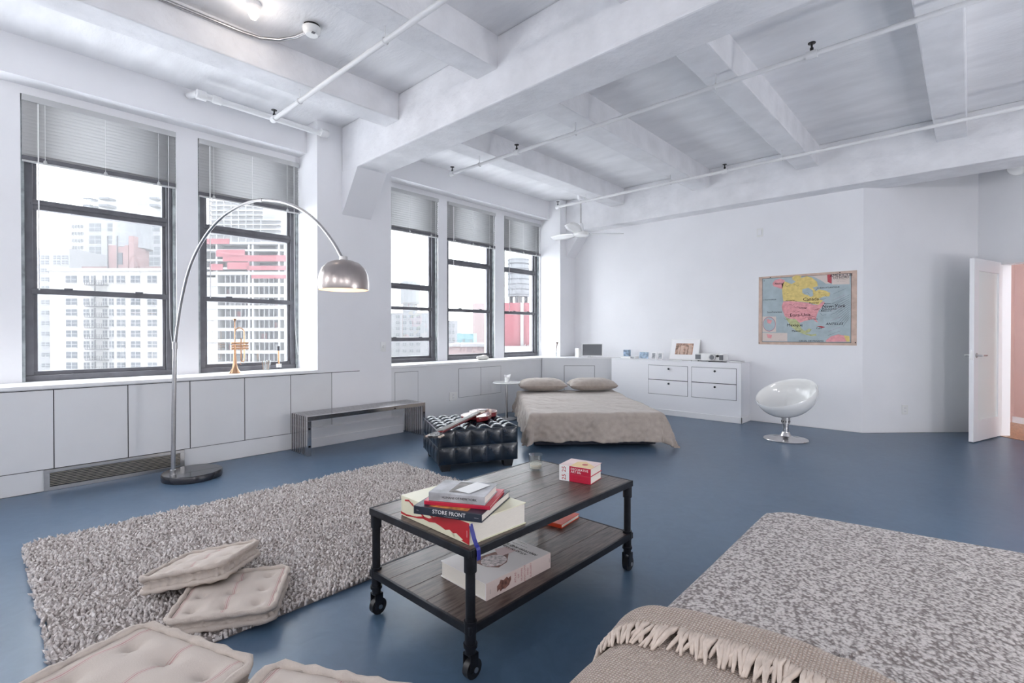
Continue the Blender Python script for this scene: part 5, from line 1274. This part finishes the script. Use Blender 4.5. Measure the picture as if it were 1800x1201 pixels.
# woven throw with fringe
wm_ = mat('woven', (.58, .47, .40), .95, sheen=.2)
N, Lk = nod(wm_); b = N['Principled BSDF']; tc = N.new('ShaderNodeTexCoord')
w1 = N.new('ShaderNodeTexWave'); w1.wave_type = 'BANDS'; w1.bands_direction = 'X'; w1.inputs['Scale'].default_value = 40; w1.inputs['Distortion'].default_value = 1.2
w2 = N.new('ShaderNodeTexWave'); w2.wave_type = 'BANDS'; w2.bands_direction = 'Y'; w2.inputs['Scale'].default_value = 40; w2.inputs['Distortion'].default_value = 1.2
mxx = N.new('ShaderNodeMath'); mxx.operation = 'MULTIPLY'
for w in (w1, w2): Lk.new(tc.outputs['Object'], w.inputs['Vector'])
Lk.new(w1.outputs['Fac'], mxx.inputs[0]); Lk.new(w2.outputs['Fac'], mxx.inputs[1])
cr_ = N.new('ShaderNodeValToRGB'); cr_.color_ramp.elements[0].color = (.36, .27, .22, 1); cr_.color_ramp.elements[1].color = (.68, .58, .51, 1); cr_.color_ramp.elements[1].position = .5
Lk.new(mxx.outputs[0], cr_.inputs['Fac']); Lk.new(cr_.outputs['Color'], b.inputs['Base Color'])
bp = N.new('ShaderNodeBump'); bp.inputs['Strength'].default_value = .9; bp.inputs['Distance'].default_value = .006
Lk.new(mxx.outputs[0], bp.inputs['Height']); Lk.new(bp.outputs['Normal'], b.inputs['Normal'])
mat('fringe', (.64, .54, .47), .95, var=.12, vscale=40)
t = thing('throw_blanket', 'cream woven throw with knotted fringe folded over the daybed', 'blanket', (-.40, 1.1, DZ))
def over(x, y, lift):      # point of the throw: x is cloth length, rolling over the left shoulder of the daybed
    xt = max(x, -.63)
    hit = UB.ray_cast(Vector((xt, y, 1)), Vector((0, 0, -1)))[0]
    z0 = (hit.z if hit else DZ) + .005
    s_ = max(0, -.63 - x); r_ = .102
    if s_ <= r_ * math.pi / 2:
        a_ = s_ / r_; n_ = Vector((-math.sin(a_), 0, math.cos(a_)))
        return Vector((xt - r_ * math.sin(a_), y, z0 - r_ * (1 - math.cos(a_)))) + n_ * lift
    return Vector((xt - r_ - lift, y, z0 - r_ - (s_ - r_ * math.pi / 2)))
def lower(u, v):
    x = -1.08 + 1.25 * u; y = .62 + .66 * v + .05 * math.sin(u * 5)
    return over(x, y, .003 * mnoise.noise(Vector((x * 7, y * 7, 1))))
o = MB().grid(90, 44, lower).build('lower_layer', 'woven', t, smooth=True, angle=180); md = o.modifiers.new('th', 'SOLIDIFY'); md.thickness = .012; md.offset = 1
def fedge(x): return 1.335 + .04 * math.sin((x + .7) * 4.2) - .05 * max(0, -.55 - x) * 3
def flap(u, v):
    x = -.80 + .97 * u; yb = fedge(x)
    # rolls over the fold and lies back towards the seat edge
    if v < .5:
        a = v / .5 * math.pi; return over(x, yb - .012 + .030 * math.sin(a), .023 - .018 * math.cos(a))
    q_ = (v - .5) / .5
    return over(x, yb - .012 - .075 * q_, .041 - .012 * q_ + .003 * mnoise.noise(Vector((x * 9, q_ * 3, 2))))
o = MB().grid(80, 14, flap).build('folded_edge', 'woven', t, smooth=True, angle=180); md = o.modifiers.new('th', 'SOLIDIFY'); md.thickness = .008; md.offset = 1
rng = random.Random(5)
tm = None
for k in range(130):
    x = -.80 + .96 * (k + rng.random() * .6) / 130; yb = fedge(x) - .085
    dx = rng.uniform(-.03, .03); L_ = rng.uniform(.06, .095)
    pts = [over(x, yb + .008, .034), over(x + dx * .2, yb - L_ * .3, .034), over(x + dx * .7, yb - L_ * .7, .025), over(x + dx, yb - L_, .017)]
    MB().tube(pts, [.0055, .0065, .0055, .003], 6).build('tassel', 'fringe', t, smooth=True, angle=180)
